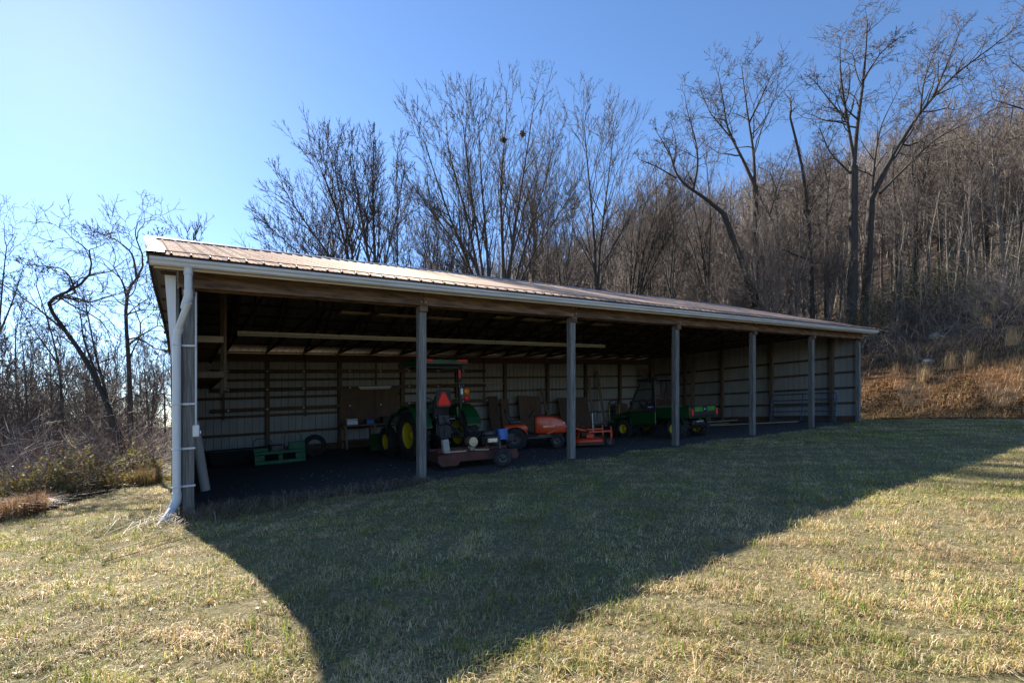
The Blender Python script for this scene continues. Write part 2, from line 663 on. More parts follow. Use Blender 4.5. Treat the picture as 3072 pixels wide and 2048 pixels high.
# header boards along the front, bolted at each post
for k in range(6):
    h = B().cbox((k * BAY - (.12 if k == 0 else -.003), -.121, 3.302), ((k + 1) * BAY + (.1 if k == 5 else -.003), -.078, 3.59), .004).build('header_beam', HEAD, barn)
    B().cbox((k * BAY + .003, .076, 3.302), ((k + 1) * BAY - .003, .118, 3.59), .004).build('header_beam', HEAD, barn)
    for x0 in (k * BAY + .05, (k + 1) * BAY - .05):
        if x0 > 1:
            for z0 in (3.37, 3.51):
                B().lathe([(-.14, 0), (-.14, .014), (-.12, .017)], (x0, 0, z0), 'Y', 8).build('bolt', CHROME, h)
for k in range(5):
    x0, x1 = k * 4.88, min((k + 1) * 4.88, LEN)
    if x1 > x0:
        B().cbox((x0 + .003, DEP - .185, 3.28), (x1 - .003, DEP - .144, 3.55), .004).build('back_beam', WOOD_X, barn)
# girts (horizontal wall boards)
for z in (.83, 1.44, 2.06, 2.67):
    for k in range(5):
        x0, x1 = k * 4.88, min((k + 1) * 4.88, LEN)
        if x1 > x0:
            B().cbox((x0 + .004, DEP + .002, z - .045), (x1 - .004, DEP + .038, z + .045), .004).build('girt', WOOD_X, barn)
    for xw, s in ((LEN, 1), (0, -1)):
        for (y0, y1) in ((.0, 5.1), (5.108, DEP)):
            B().cbox((xw + s * .072, y0, z - .045), (xw + s * .108, y1, z + .045), .004).build('girt', WOOD_Y, barn)
for k in range(5):
    x0, x1 = k * 4.88, min((k + 1) * 4.88, LEN)
    if x1 > x0:
        B().cbox((x0 + .004, DEP + .002, .0), (x1 - .004, DEP + .04, .33), .004).build('skirt_board', WOOD_X, barn)
for xw, s in ((LEN, 1), (0, -1)):
    B().cbox((xw + s * .072, -.07, -.1), (xw + s * .11, 5.1, .32), .004).build('skirt_board', WOOD_Y, barn)
    B().cbox((xw + s * .072, 5.106, -.1), (xw + s * .11, DEP, .32), .004).build('skirt_board', WOOD_Y, barn)


def ribs(width=.9144, pitch=.2286, h=.027):
    """(offset, height) profile of one metal sheet"""
    pr = []
    n = int(round(width / pitch))
    for k in range(n):
        o = k * pitch
        pr += [(o, 0), (o + .012, h), (o + .030, h), (o + .042, 0), (o + .098, 0), (o + .102, .004), (o + .112, .004), (o + .116, 0),
               (o + .160, 0), (o + .164, .004), (o + .174, .004), (o + .178, 0)]
    pr.append((width, 0))
    return pr


PR = ribs()


def wall_sheet(o0, o1, fixed, axis, out, z0, ztop):
    """vertical ribbed sheet: along axis from o0 to o1, at coordinate fixed, ribs pointing out"""
    m = B()
    pts = [(o, hh) for o, hh in [(o0 + a_, h_) for a_, h_ in PR] if o <= o1 + 1e-6]
    if pts[-1][0] < o1 - .001:
        pts.append((o1, 0))
    vs = []
    for (o, hh) in pts:
        for z in (z0, ztop(o)):
            vs.append((o, fixed + out * hh, z) if axis == 'X' else (fixed + out * hh, o, z))
    n = len(pts)
    m.add(vs, [(2 * i, 2 * i + 2, 2 * i + 3, 2 * i + 1) for i in range(n - 1)])
    return m


for k in range(25):
    o0 = -.1 + k * .9144
    wall_sheet(o0, min(o0 + .9144, LEN + .1), DEP + .043, 'X', 1, .12, lambda o: 3.53).build('wall_panel', SIDING, barn)
for xw, s in ((LEN + .113, 1), (-.113, -1)):
    B().add([(xw + s * .024, DEP - .12, .1), (xw + s * .024, DEP + .068, .1), (xw - s * .13, DEP + .068, .1), (xw + s * .024, DEP - .12, 3.55), (xw + s * .024, DEP + .068, 3.55), (xw - s * .13, DEP + .068, 3.55)],
            [(0, 1, 4, 3), (1, 2, 5, 4)]).build('corner_flashing', WHITE, barn)
    for k in range(12):
        o0 = -.02 + k * .9144
        o1 = min(o0 + .9144, DEP + .03)
        if o1 > o0 + .05:
            wall_sheet(o0, o1, xw, 'Y', s, .14, lambda o: roof_z(o) - .085).build('wall_panel', SIDING, barn)
# roof: trusses, purlins, ribbed sheets
for k in range(19):
    x = min(k * 1.22, LEN)
    m = B()
    for sgn in (-1, 1):
        ye = EAVE_Y + .05 if sgn < 0 else 2 * RID_Y - EAVE_Y - .05
        m.add([(x + dx, y, z + dz) for dx in (-.019, .019) for (y, z) in ((ye, roof_z(ye) - .085), (RID_Y, RID_Z - .085)) for dz in (-.14, 0)],
              [(0, 1, 3, 2), (4, 6, 7, 5), (0, 4, 5, 1), (2, 3, 7, 6), (1, 5, 7, 3), (0, 2, 6, 4)])
    m.bbox((x - .018, .15, 3.60), (x + .018, DEP - .15, 3.69))
    for (ya, yb) in ((2.6, 2.6), (2.6, RID_Y), (7.76, RID_Y), (7.76, 7.76)):
        za, zb = 3.69, roof_z(yb) - .2
        m.tube([(x, ya, za), (x, yb, zb)], .04, 4, smooth=False)
    m.build('roof_truss', WOOD_Y, barn)
for sgn in (-1, 1):
    for k in range(10):
        d = .04 + k * .615
        y = RID_Y + sgn * (5.60 - d)
        z = roof_z(y) - .045
        B().box((LEN / 2, y, z), (LEN + .96, .085, .038), Matrix.Rotation(-sgn * math.atan(PITCH), 3, 'X')).build('purlin', WOOD_X, barn)


def skew(x, y):
    """the left edge of the roof is not quite square"""
    t = np.clip((x + .45) / 3.0, 0, 1)
    return x + (1 - t) * (-.26 * sstep(0, 5.18, y) if y <= RID_Y else -.26 + .36 * sstep(5.18, 10.8, y))


for k in range(25):
    o0 = -.45 + k * .9144
    for sgn in (-1, 1):
        m = B()
        pts = [(o0 + a_, h_) for a_, h_ in PR if o0 + a_ < LEN + .47]
        if len(pts) < 2:
            continue
        ye = RID_Y + sgn * (RID_Y - EAVE_Y)
        vs = []
        for (o, hh) in pts:
            for j in range(3):
                y = RID_Y + (ye - RID_Y) * j / 2
                sag = -.012 if j == 1 else 0
                vs.append((skew(o, y), y, roof_z(y) + hh - .018 + sag))
        n = len(pts)
        fs = []
        for i in range(n - 1):
            for j in range(2):
                q = (3 * i + j, 3 * i + 3 + j, 3 * i + 4 + j, 3 * i + 1 + j)
                fs.append(q if sgn > 0 else tuple(reversed(q)))
        # outward (up) winding
        m.add(vs, [tuple(reversed(f)) for f in fs])
        rp = m.build('roof_panel', ROOF, barn)
        B().add([(v_[0], v_[1], v_[2] - .004) for v_ in vs], fs).build('panel_underside', SOFFIT, rp)
for k in range(8):
    x0 = (-.72 if k == 0 else -.45 + k * 2.87)
    x1 = min(-.45 + (k + 1) * 2.87, LEN + .47)
    m = B()
    for sgn in (-1, 1):
        for off in (.022, .026):
            pass
        m.add([(x0, RID_Y, RID_Z + .035), (x1, RID_Y, RID_Z + .035), (x1, RID_Y + sgn * .24, RID_Z + .012 - .24 * PITCH + .008),
               (x0, RID_Y + sgn * .24, RID_Z + .012 - .24 * PITCH + .008)], [(0, 1, 2, 3) if sgn < 0 else (3, 2, 1, 0)])
        m.add([(x0, RID_Y + sgn * .24, RID_Z + .02 - .24 * PITCH), (x1, RID_Y + sgn * .24, RID_Z + .02 - .24 * PITCH),
               (x1, RID_Y + sgn * .242, RID_Z - .012 - .24 * PITCH), (x0, RID_Y + sgn * .242, RID_Z - .012 - .24 * PITCH)], [(0, 1, 2, 3)])
    m.build('ridge_cap', RIDGE, barn)
# rake trim: flat white metal strip on the roof's left edge, barge boards below
for sgn in (-1, 1):
    m = B()
    vs = []
    for j in range(7):
        y = RID_Y + sgn * (5.66 * j / 6)
        xe = skew(-.45, y)
        vs += [(xe - .03, y, roof_z(y) - .075), (xe - .03, y, roof_z(y) + .012), (xe + .17, y, roof_z(y) + .012)]
    fs = []
    for j in range(6):
        fs += [(3 * j, 3 * j + 1, 3 * j + 4, 3 * j + 3), (3 * j + 1, 3 * j + 2, 3 * j + 5, 3 * j + 4)]
    m.add(vs, fs).build('rake_trim', WHITE, barn)
    for xe0 in (-.45, LEN + .46):
        m = B()
        vs = []
        for j in range(7):
            y = RID_Y + sgn * (5.60 * j / 6)
            xe = skew(xe0, y) if xe0 < 0 else xe0
            for dx in (-.02, .018):
                for dz in (-.155, -.03):
                    vs.append((xe + dx, y, roof_z(y) + dz))
        fs = []
        for j in range(6):
            a_ = 4 * j
            fs += [(a_, a_ + 4, a_ + 5, a_ + 1), (a_ + 2, a_ + 3, a_ + 7, a_ + 6), (a_, a_ + 2, a_ + 6, a_ + 4), (a_ + 1, a_ + 5, a_ + 7, a_ + 3)]
        fs += [(0, 1, 3, 2), (24, 26, 27, 25)]
        m.add(vs, fs).build('barge_board', WOOD_Y, barn)
# fascia boards with a tan lower trim, gutter, dark rod for the shadowed sheet lap
for k in range(6):
    x0, x1 = -.40 + k * 3.8, min(-.40 + (k + 1) * 3.8, LEN + .42)
    B().cbox((x0 + .002, -.405, 3.475), (x1 - .002, -.372, 3.632), .003).build('fascia_board', HEAD, barn)
    B().cbox((x0 + .002, -.425, 3.462), (x1 - .002, -.408, 3.495), .003).build('fascia_trim', TAN, barn)
gp = [(-.410, 3.600), (-.410, 3.497), (-.470, 3.497), (-.492, 3.512), (-.497, 3.545), (-.520, 3.562), (-.524, 3.594), (-.510, 3.602), (-.508, 3.590),
      (-.512, 3.568), (-.489, 3.550), (-.484, 3.518), (-.466, 3.504), (-.416, 3.504), (-.416, 3.600)]
gut = B().prism(gp, 'X', -.44, LEN + .53).build('gutter', GUTTER, barn)
for x in (2.9, 7.1, 11.4, 15.6, 19.5):
    B().prism([(u - .003, w) for u, w in gp], 'X', x, x + .035).build('seam_band', GUTTER, gut)
B().prism([(u, w) for u, w in gp[:9]], 'X', -.446, -.442).build('end_cap', GUTTER, gut)
rail = B().tube([(-.42, -.33, roof_z(-.33) + .024), (LEN + .4, -.33, roof_z(-.33) + .024)], .007, 5).build('lap_shadow_rod', STEEL, barn)  # dark rod stands in for the shadow gap where roof sheets lap
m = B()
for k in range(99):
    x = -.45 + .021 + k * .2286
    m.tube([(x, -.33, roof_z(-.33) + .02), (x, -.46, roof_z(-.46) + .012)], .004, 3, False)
tag(m.build('shadow_rod_clips', STEEL, rail), kind='stuff')  # dark ties down from the rod, part of the same shadow stand-in
# rolled leaf debris along the eave
# corner trim at the left front corner
B().add([(-.285, -.04, 3.47), (-.152, -.04, 3.47), (-.152, -.04, 2.18), (-.198, -.04, 2.18), (-.285, -.052, 3.47), (-.152, -.052, 3.47), (-.152, -.052, 2.18), (-.198, -.052, 2.18)],
        [(0, 1, 2, 3), (7, 6, 5, 4), (0, 4, 5, 1), (1, 5, 6, 2), (2, 6, 7, 3), (3, 7, 4, 0)]).build('corner_trim', WHITE, barn)
B().cbox((-.205, -.045, -.05), (-.165, .10, 2.176), .004).build('corner_board', POST, barn)
B().cbox((-.150, -.03, -.02), (-.118, .06, 3.29), .004).build('corner_board', POST, barn)
# downspout of white plastic pipe
ds = B()
ds.tube([(-.005, -.44, 3.50), (-.005, -.44, 3.17)], .048, 14)
ds.tube([(-.005, -.44, 3.02), (-.135, -.17, 2.64)], .046, 14)
ds.tube([(-.14, -.155, 2.50), (-.14, -.155, .34)], .054, 16)
ds.tube([(-.16, -.175, .19), (-.30, -.42, .0), (-.36, -.52, -.05)], [.053, .054, .05], 14)
dso = ds.build('downspout', PVC, barn)
B().tube([(-.005, -.44, 3.505), (-.005, -.44, 3.40)], .056, 14).build('coupling', GUTTER, dso)
B().tube([(-.005, -.44, 3.19), (-.005, -.44, 3.10), (-.03, -.40, 3.02), (-.045, -.355, 2.95)], .056, 14).build('pipe_elbow', PVC, dso)
B().tube([(-.11, -.21, 2.70), (-.135, -.165, 2.62), (-.14, -.155, 2.56), (-.14, -.155, 2.47)], .056, 14).build('pipe_elbow', PVC, dso)
B().tube([(-.14, -.155, .37), (-.14, -.155, .29), (-.15, -.165, .23), (-.19, -.215, .15)], .061, 14).build('pipe_elbow', PVC, dso)
for z in (2.46, 1.62, .98, .44):
    st = B()
    st.tube([(-.14 + .058 * math.cos(a_), -.155 + .058 * math.sin(a_), z) for a_ in np.linspace(0, 2 * math.pi, 17)], .011, 4, False, False)
    st.bbox((-.09, -.13, z - .014), (.085, -.118, z + .014))
    st.build('pipe_strap', PVC, dso)
cd = B()
cd.tube([(.092, -.06, 3.25), (.092, -.06, 1.31)], .016, 8)
cdo = cd.build('wiring_conduit', PVC, barn)
B().cbox((.05, -.115, 1.14), (.135, -.05, 1.31), .01).build('outlet_box', WHITE, cdo)
B().cbox((.136, -.10, 1.18), (.160, -.07, 1.23), .006).build('outlet_cover', GALV, cdo)

# ------------------------------------------------------------------ things on the walls
def fz(x, y=1.0):
    return tz(x, y) + .015


def strip(name, label, x0, x1, y, h):
    t = thing(name, label, 'light', (0, 0, 0), 0, 'fluorescent strips under the trusses')
    B().cbox((x0, y - .06, h - .04), (x1, y + .06, h + .03), .01).build('housing', WHITE, t)
    for dy in (-.035, .035):
        B().tube([(x0 + .03, y + dy, h - .065), (x1 - .03, y + dy, h - .065)], .014, 8).build('tube', LAMPW, t)
    for xx in (x0 + .012, x1 - .012):
        B().cbox((xx - .012, y - .055, h - .085), (xx + .012, y + .055, h - .041), .004).build('end_holder', WHITE, t)
    return t


st_y, st_h = 4.6, 3.40
xsn = [1.02, 3.36, 5.75, 8.12, 10.48, 12.85]
names = ['first long white ceiling light strip, nearest the left wall', 'second white ceiling light strip from the left, above the green implement',
         'white ceiling light strip behind the first inner grey post', 'white ceiling light strip above the orange tractor',
         'last white ceiling light strip, ending right of the second inner post']
for k in range(5):
    strip('light_strip', names[k], xsn[k] + .01, xsn[k + 1] - .01, st_y, st_h)
# lumber rack on the left half of the back wall
rk = thing('lumber_rack', 'brown board rack with three long rails hung on the back wall', 'rack')
for h in (2.95, 2.33, 1.66):
    for (x0, x1) in ((.75, 4.7), (4.706, 8.3), (8.306, 11.15)):
        rl = B().cbox((x0, DEP - .235, h - .06), (x1, DEP - .19, h + .06), .004).build('rail', WOOD_X, rk)
        x = x0 + .5
        while x < x1:
            B().lathe([(-.27, 0), (-.27, .028), (-.235, .034)], (x, DEP, h), 'Y', 10).build('knob', WHITE, rl)
            x += 1.17
for x in (1.12, 3.64, 6.18, 9.85, 11.0):
    B().cbox((x - .028, DEP - .285, 1.35), (x + .028, DEP - .24, 3.55), .004).build('hanger', WOOD_X, rk)
# two loft shelves against the left wall
for (h, lab, d1) in ((2.93, 'upper wooden loft shelf with open joists on left wall', 6.4), (2.26, 'lower wooden loft shelf with open joists on left wall', 6.4)):
    t = thing('loft_shelf', lab, 'shelf', (0, 0, 0), 0, 'loft shelves on the left wall')
    B().cbox((.08, 2.3, h - .09), (.60, 2.34, h + .03), .004).build('front_board', TAN if h > 2.5 else LUMBER, t)
    B().cbox((.56, 2.345, h - .09), (.60, d1, h), .004).build('edge_board', WOOD_Y, t)
    for k in range(12):
        y = 2.5 + k * .33
        B().cbox((.08, y, h - .085), (.555, y + .038, h), .003).build('joist', WOOD_X, t)
    for k in range(4):
        B().cbox((.08 + k * .13, 2.345, h + .002), (.20 + k * .13, d1, h + .024), .003).build('deck_board', WOOD_Y, t)
for (x, y, lab) in ((.665, 2.9, 'front vertical wooden hanger beside the loft shelves'), (.70, 4.4, 'rear vertical wooden hanger beside the loft shelves')):
    t = thing('shelf_hanger', lab, 'support')
    B().cbox((x - .03, y - .03, 1.95), (x + .03, y + .03, roof_z(y) - .23), .004).build('upright', LUMBER, t)
    B().cbox((x - .045, y - .045, 2.40), (x + .045, y + .045, 2.44), .003).build('band', STEEL, t)
# dark panel with a light above it
t = thing('wall_cabinet', 'wide dark brown panel fixed to the back wall below a white tube', 'panel')
B().cbox((4.85, DEP - .24, .98), (7.1, DEP - .185, 2.27), .006).build('sheet', PLY, t)
B().cbox((4.85, DEP - .33, .92), (7.1, DEP - .245, .975), .006).build('ledge', WOOD_X, t)
hk = B()
hk.tube([(5.2, DEP - .27, 1.78), (5.24, DEP - .27, 1.88), (5.7, DEP - .27, 1.90), (5.74, DEP - .27, 1.86)], .012, 6)
hk.build('hook_bar', STEEL, t)
t = thing('tube_light', 'short white tube light above the dark brown wall panel', 'light')
B().cbox((5.5, DEP - .40, 2.30), (6.75, DEP - .30, 2.36), .01).build('housing', WHITE, t)
B().tube([(5.55, DEP - .35, 2.27), (6.70, DEP - .35, 2.27)], .016, 8).build('tube', LAMPW, t)
# pale thin poles lying on the rack
for k, (x0, x1, h, lab) in enumerate(((7.3, 11.3, 2.41, 'long pale pole resting on the middle rack rail'), (9.0, 12.0, 2.40, 'shorter thin pole sticking out past the rack end'),
                                       (8.6, 10.9, 1.745, 'pale pole resting on the lowest rack rail'))):
    o = B().tube([(x0, DEP - .30, h + .02), ((x0 + x1) / 2, DEP - .30, h + .03), (x1, DEP - .31, h - .02)], .017, 6).build('pole', TAN, None)
    tag(o, lab, 'pole', 'poles on the lumber rack')
# pale added boards across the truss chords; their colour stands for lit roof timber
for k, (x0, x1, y, lab) in enumerate(((3.0, 6.3, 3.0, 'pale added board for lit roof timber across the chords at left'), (6.8, 11.2, 2.4, 'long pale added board for lit roof timber above the tractor'),
                                      (1.5, 4.6, 1.4, 'pale added board for lit roof timber just behind the header'))):
    o = B().cbox((x0, y, 3.695), (x1, y + .2, 3.735), .004).build('lit_timber_plank', TAN, None)
    tag(o, lab, 'plank', 'pale added boards for lit roof timber')

# leaning sheets, boards and tools along the back wall
def leaning(name, mat_, w, h, th, x, y, lean, label, cat, rz=0, roll=0, group=None):
    o = MB().cbox((-w / 2, -th / 2, 0), (w / 2, th / 2, h), .006).build(name, mat_, None)
    o.matrix_world = Matrix.Translation((x, y, fz(x, y) + .005)) @ Matrix.Rotation(rz, 4, 'Z') @ Matrix.Rotation(-lean, 4, 'X') @ Matrix.Rotation(roll, 4, 'Y')
    tag(o, label, cat, group)
    return o


leaning('leaning_sheet', PLY, .50, 1.75, .03, 11.45, 9.75, R(10), 'narrow dark sheet leaning on the back wall left of the orange tractor', 'sheet', 0, R(-2))
leaning('leaning_sheet', PLY, .42, 1.62, .03, 11.95, 9.7, R(11), 'second narrow dark sheet beside it behind the orange seat', 'sheet', 0, R(1))
leaning('leaning_sheet', PLY, 1.25, 1.70, .03, 13.3, 9.65, R(12), 'wide brown sheet leaning on the back wall behind the orange hood', 'sheet', 0, R(1))
leaning('leaning_sheet', PLY, 1.9, 1.55, .03, 16.0, 9.65, R(12), 'widest low brown sheet leaning behind the second inner grey post', 'sheet', 0, R(-3))
leaning('leaning_board', LUMBER, .16, 2.9, .04, 17.75, 9.55, R(13), 'tall pale board standing against the back wall', 'board', 0, R(0))
leaning('leaning_board', LUMBER, .14, 2.6, .04, 17.0, 9.6, R(13), 'dark thin board tilted against the back wall post', 'board', 0, R(4))
leaning('leaning_board', LUMBER, .14, 2.1, .04, 14.45, 9.7, R(12), 'short tilted board right of the wide brown sheet', 'board', 0, R(-9))
leaning('leaning_board', PLY, .32, 3.1, .04, 20.6, 9.3, R(12), 'broad dark plank leaning in the far back corner', 'board', 0, R(8))
leaning('leaning_board', PLY, .28, 3.0, .04, 21.1, 9.3, R(12), 'second dark plank leaning in the far back corner', 'board', 0, R(11))
leaning('leaning_board', LUMBER, .18, 3.3, .04, 21.55, 7.3, R(2), 'tall reddish board standing by the end wall above the utility vehicle', 'board', R(-80), R(1))
leaning('leaning_sheet', PLY, .9, 1.2, .03, 18.9, 9.5, R(14), 'small slanted brown sheet behind the hand truck', 'sheet', 0, R(10))
o = MB().tube([(0, 0, 0), (0, 0, 1.32)], [.085, .083], 14).build('leaning_tube', PAPERPIPE, None)
o.matrix_world = Matrix.Translation((.31, 2.45, fz(.31, 2.45) + .012)) @ Matrix.Rotation(R(-8), 4, 'Y')
tag(o, 'grey-beige tube leaning inside the left corner post', 'tube')

# ------------------------------------------------------------------ wheels
def wheel(parent, c, r, w, rim_r, tyre_mat=RUBBER, rim_mat=YELLOW, lugs=0, side=-1, dish=.25):
    """axle along local X"""
    m = MB()
    hw = w / 2
    k = r - rim_r
    m.lathe([(-hw * .72, rim_r), (-hw * .98, rim_r + .3 * k), (-hw, rim_r + .6 * k), (-hw * .86, r - .08 * k), (-hw * .6, r - .015 * k), (0, r), (hw * .6, r - .015 * k),
             (hw * .86, r - .08 * k), (hw, rim_r + .6 * k), (hw * .98, rim_r + .3 * k), (hw * .72, rim_r)], c, 'X', 32)
    if lugs:
        for i in range(lugs):
            for s in (-1, 1):
                a_ = 2 * math.pi * (i + (.25 if s > 0 else -.25)) / lugs
                rot = Matrix.Rotation(a_, 3, 'X') @ Matrix.Rotation(s * R(38), 3, 'Z')
                p = Vector(c) + Matrix.Rotation(a_, 3, 'X') @ Vector((s * hw * .48, 0, r + .008))
                m.box(p, (hw * 1.12, .05 * r / .6, .055 * r / .6), rot)
    t = m.build('tyre', tyre_mat, parent)
    rm = MB()
    rm.lathe([(-hw * .74, rim_r * 1.02), (-hw * .62, rim_r * .96), (-hw * .60, rim_r * .9), (side * hw * dish, rim_r * .55), (side * hw * dish, rim_r * .3),
              (side * hw * (dish + .2), rim_r * .26), (side * hw * (dish + .25), .001)] if side < 0 else
             [(hw * .74, rim_r * 1.02), (hw * .62, rim_r * .96), (hw * .60, rim_r * .9), (hw * dish, rim_r * .55), (hw * dish, rim_r * .3), (hw * (dish + .2), rim_r * .26),
              (hw * (dish + .25), .001)], c, 'X', 24)
    rm.lathe([(-hw * .74, rim_r * 1.02), (hw * .74, rim_r * 1.02), (hw * .7, rim_r * .95), (-hw * .7, rim_r * .95), (-hw * .74, rim_r * 1.02)], c, 'X', 24)
    rim = rm.build('rim', rim_mat, parent)
    nb = MB()
    for i in range(6):
        a_ = 2 * math.pi * i / 6
        nb.lathe([(side * hw * (dish + .02), .0), (side * hw * (dish + .02), .018 * rim_r / .3), (side * hw * dish, .02 * rim_r / .3)],
                 (c[0], c[1] + rim_r * .42 * math.cos(a_), c[2] + rim_r * .42 * math.sin(a_)), 'X', 6)
    nb.build('wheel_nuts', STEEL, rim)
    return t


# ------------------------------------------------------------------ green tractor (local +Y = forward, origin under the rear axle)
tx, ty = 5.62, 3.35
tr = thing('tractor', 'green tractor with canopy and orange triangle, parked nose to the back wall', 'tractor', (tx, ty, fz(tx, ty)), R(2), None, True)
for s in (-1, 1):
    wheel(tr, (s * .72, 0, .635), .625, .36, .33, lugs=22, side=s)
    wheel(tr, (s * .66, 1.78, .41), .40, .26, .22, lugs=18, side=s)
    fd = MB()
    rings = []
    for a_ in np.linspace(R(-12), R(110), 9):
        cy, cz = -.74 * math.sin(a_ - R(20)) * -1, .635 + .74 * math.cos(a_ - R(20))
        cy = -math.sin(a_ - R(35)) * .74
        cz = .635 + math.cos(a_ - R(35)) * .74
        rings.append([(s * .50, cy, cz - .02), (s * .92, cy, cz - .02), (s * .92, cy, cz + .015), (s * .50, cy, cz + .015)])
    fd.loft(rings, smooth=False)
    fd.build('fender', GREEN, tr)
    sp_ = MB().cbox((s * .42, -.35, 1.0), (s * .50, .45, 1.32), .02)
    sp_.build('fender_side', GREEN, tr)
    lp = MB().cbox((s * .56 - .035, -.42, 1.62), (s * .56 + .035, -.33, 1.78), .012).build('work_light', LAMPW, tr)
    if s > 0:
        MB().lathe([(-.45, 0), (-.45, .075), (-.40, .085), (-.36, .06)], (.70, 0, 1.70), 'Y', 14).build('turn_signal', AMBER, tr)
        MB().lathe([(-.45, 0), (-.45, .07), (-.40, .08), (-.36, .06)], (.70, 0, 1.52), 'Y', 14).build('tail_light', RED, tr)
    # roll bar leg with reflector and bolts
    rb = MB().cbox((s * .52 - .035, -.40, .85), (s * .52 + .035, -.33, 2.35), .01).build('roll_bar_leg', BLACK, tr)
    MB().cbox((s * .52 - .03, -.412, 2.05), (s * .52 + .03, -.403, 2.26), .003).build('reflector', AMBER if s < 0 else RED, rb)
    bl = MB()
    for dx in (-.03, .03):
        for dz in (0, .10):
            bl.lathe([(-.425, 0), (-.425, .013), (-.405, .014)], (s * .52 + dx, 0, 1.83 + dz), 'Y', 6)
    MB().cbox((s * .52 - .055, -.415, 1.79), (s * .52 + .055, -.402, 1.97), .003).build('hinge_plate', BLACK, rb)
    bl.build('bolts', CHROME, rb)
MB().cbox((-.555, -.40, 2.30), (.555, -.33, 2.37), .01).build('roll_bar_top', BLACK, tr)
cn = MB()
cn.loft([rect_ring((0, y, z), hw, hh, .03, 'Y') for (y, z, hw, hh) in ((-.62, 2.45, .66, .05), (-.56, 2.455, .70, .075), (.2, 2.49, .70, .075), (.82, 2.47, .66, .06), (.88, 2.455, .6, .035))])
cno = cn.build('canopy', GREEN, tr)
for s in (-1, 1):
    MB().cbox((s * .50 - .14, -.635, 2.455), (s * .50 + .14, -.605, 2.515), .006).build('canopy_light', RED, cno)
MB().cbox((-.45, -.5, 2.36), (.45, .6, 2.395), .01).build('canopy_frame', BLACK, cno)
# body
MB().loft([rect_ring((0, y, z), hw, hh, .06, 'Y') for (y, z, hw, hh) in ((.62, 1.12, .27, .28), (.75, 1.15, .29, .30), (1.7, 1.10, .28, .27), (2.15, 1.02, .26, .25), (2.3, .95, .22, .2))]).build('hood', GREEN, tr)
MB().cbox((-.17, 2.28, .75), (.17, 2.32, 1.05), .02).build('grille', BLACK, tr)
MB().loft([rect_ring((0, y, .72), hw, hh, .04, 'Y') for (y, hw, hh) in ((-.35, .22, .22), (0, .26, .26), (.7, .2, .2), (2.2, .16, .15))]).build('transmission', STEEL, tr)
MB().tube([(-.66, 0, .635), (.66, 0, .635)], .11, 14).build('rear_axle', STEEL, tr)
MB().tube([(-.6, 1.78, .41), (.6, 1.78, .41)], .06, 10).build('front_axle', STEEL, tr)
MB().cbox((-.42, .3, .62), (.42, .75, .66), .01).build('foot_deck', BLACK, tr)
stt = MB()
stt.loft([rect_ring((0, y, z), hw, hh, .05, 'Z') for (y, z, hw, hh) in ((-.02, 1.05, .22, .22), (-.02, 1.12, .25, .24), (-.02, 1.18, .23, .22))])
stt.loft([rect_ring((0, y, z), hw, .05, .04, 'Z') for (y, z, hw) in ((-.23, 1.12, .22), (-.27, 1.35, .24), (-.31, 1.58, .20), (-.32, 1.66, .14))])
stt.build('seat', BLACK, tr)
sw = MB()
sw.tube([(.19 * math.cos(a_), .48 + .07 * math.sin(a_), 1.42 + .17 * math.sin(a_)) for a_ in np.linspace(0, 2 * math.pi, 21)], .014, 6, False)
sw.tube([(0, .48, 1.42), (0, .62, 1.15)], .02, 6)
sw.build('steering_wheel', BLACK, tr)
# slow-moving-vehicle triangle on its dark plate
sm = MB().loft([rect_ring((-.02, -.46, 1.53), .215, .225, .07, 'Y', 5), rect_ring((-.02, -.445, 1.53), .215, .225, .07, 'Y', 5)], smooth=False).build('triangle_plate', BLACK, tr)


def tri(y0, y1, k, cz=1.50):
    pts = []
    for (ax_, az_) in ((-.05, .20), (.05, .20), (.20, -.10), (.165, -.165), (-.165, -.165), (-.20, -.10)):
        pts.append((-.02 + ax_ * k, cz + az_ * k))
    return MB().prism(pts, 'Y', y0, y1)


tri(-.468, -.462, 1.0).build('triangle_border', SMV_EDGE, sm)
tri(-.474, -.469, .80).build('triangle_panel', SMV_RED, sm)
# three-point hitch
hi = MB()
for s in (-1, 1):
    hi.tube([(s * .2, -.25, .60), (s * .36, -.95, .48)], .03, 8)
    hi.tube([(s * .2, -.35, 1.0), (s * .31, -.72, .53)], .018, 6)
    hi.tube([(s * .16, -.3, 1.02), (s * .28, -.5, 1.06)], .03, 6)
hi.tube([(0, -.3, .95), (0, -.85, .8)], .022, 6)
hi.tube([(-.02, -.45, 1.05), (-.32, -.95, .45)], .012, 5)
hi.build('hitch_arms', STEEL, tr)
MB().cbox((-.16, -.42, .85), (.16, -.3, 1.12), .02).build('hitch_housing', STEEL, tr)
MB().cbox((-.05, -.62, .38), (.05, -.1, .42), .008).build('drawbar', STEEL, tr)
hs = MB()
for k in range(4):
    x = -.06 + .04 * k
    hs.lathe([(-.46, 0), (-.46, .014), (-.40, .014)], (.22 + x, 0, 1.0), 'Y', 8)
hs.build('hydraulic_couplers', CHROME, tr)
ex = MB().tube([(.18, 1.2, 1.35), (.18, 1.2, 2.0)], .035, 10).build('exhaust', BLACK, tr)
# loader arms at the front
for s in (-1, 1):
    MB().tube([(s * .42, .95, 1.25), (s * .44, 1.9, 1.15), (s * .44, 2.5, .75), (s * .44, 2.9, .35)], .055, 4, smooth=False).build('loader_arm', GREEN, tr)
    MB().cbox((s * .42 - .05, .85, .6), (s * .42 + .05, 1.05, 1.35), .01).build('loader_mast', GREEN, tr)
MB().prism([(2.85, .1), (3.35, .12), (3.3, .2), (2.95, .28), (2.92, .62), (2.85, .62)], 'X', -.8, .8).build('loader_bucket', GREEN, tr)

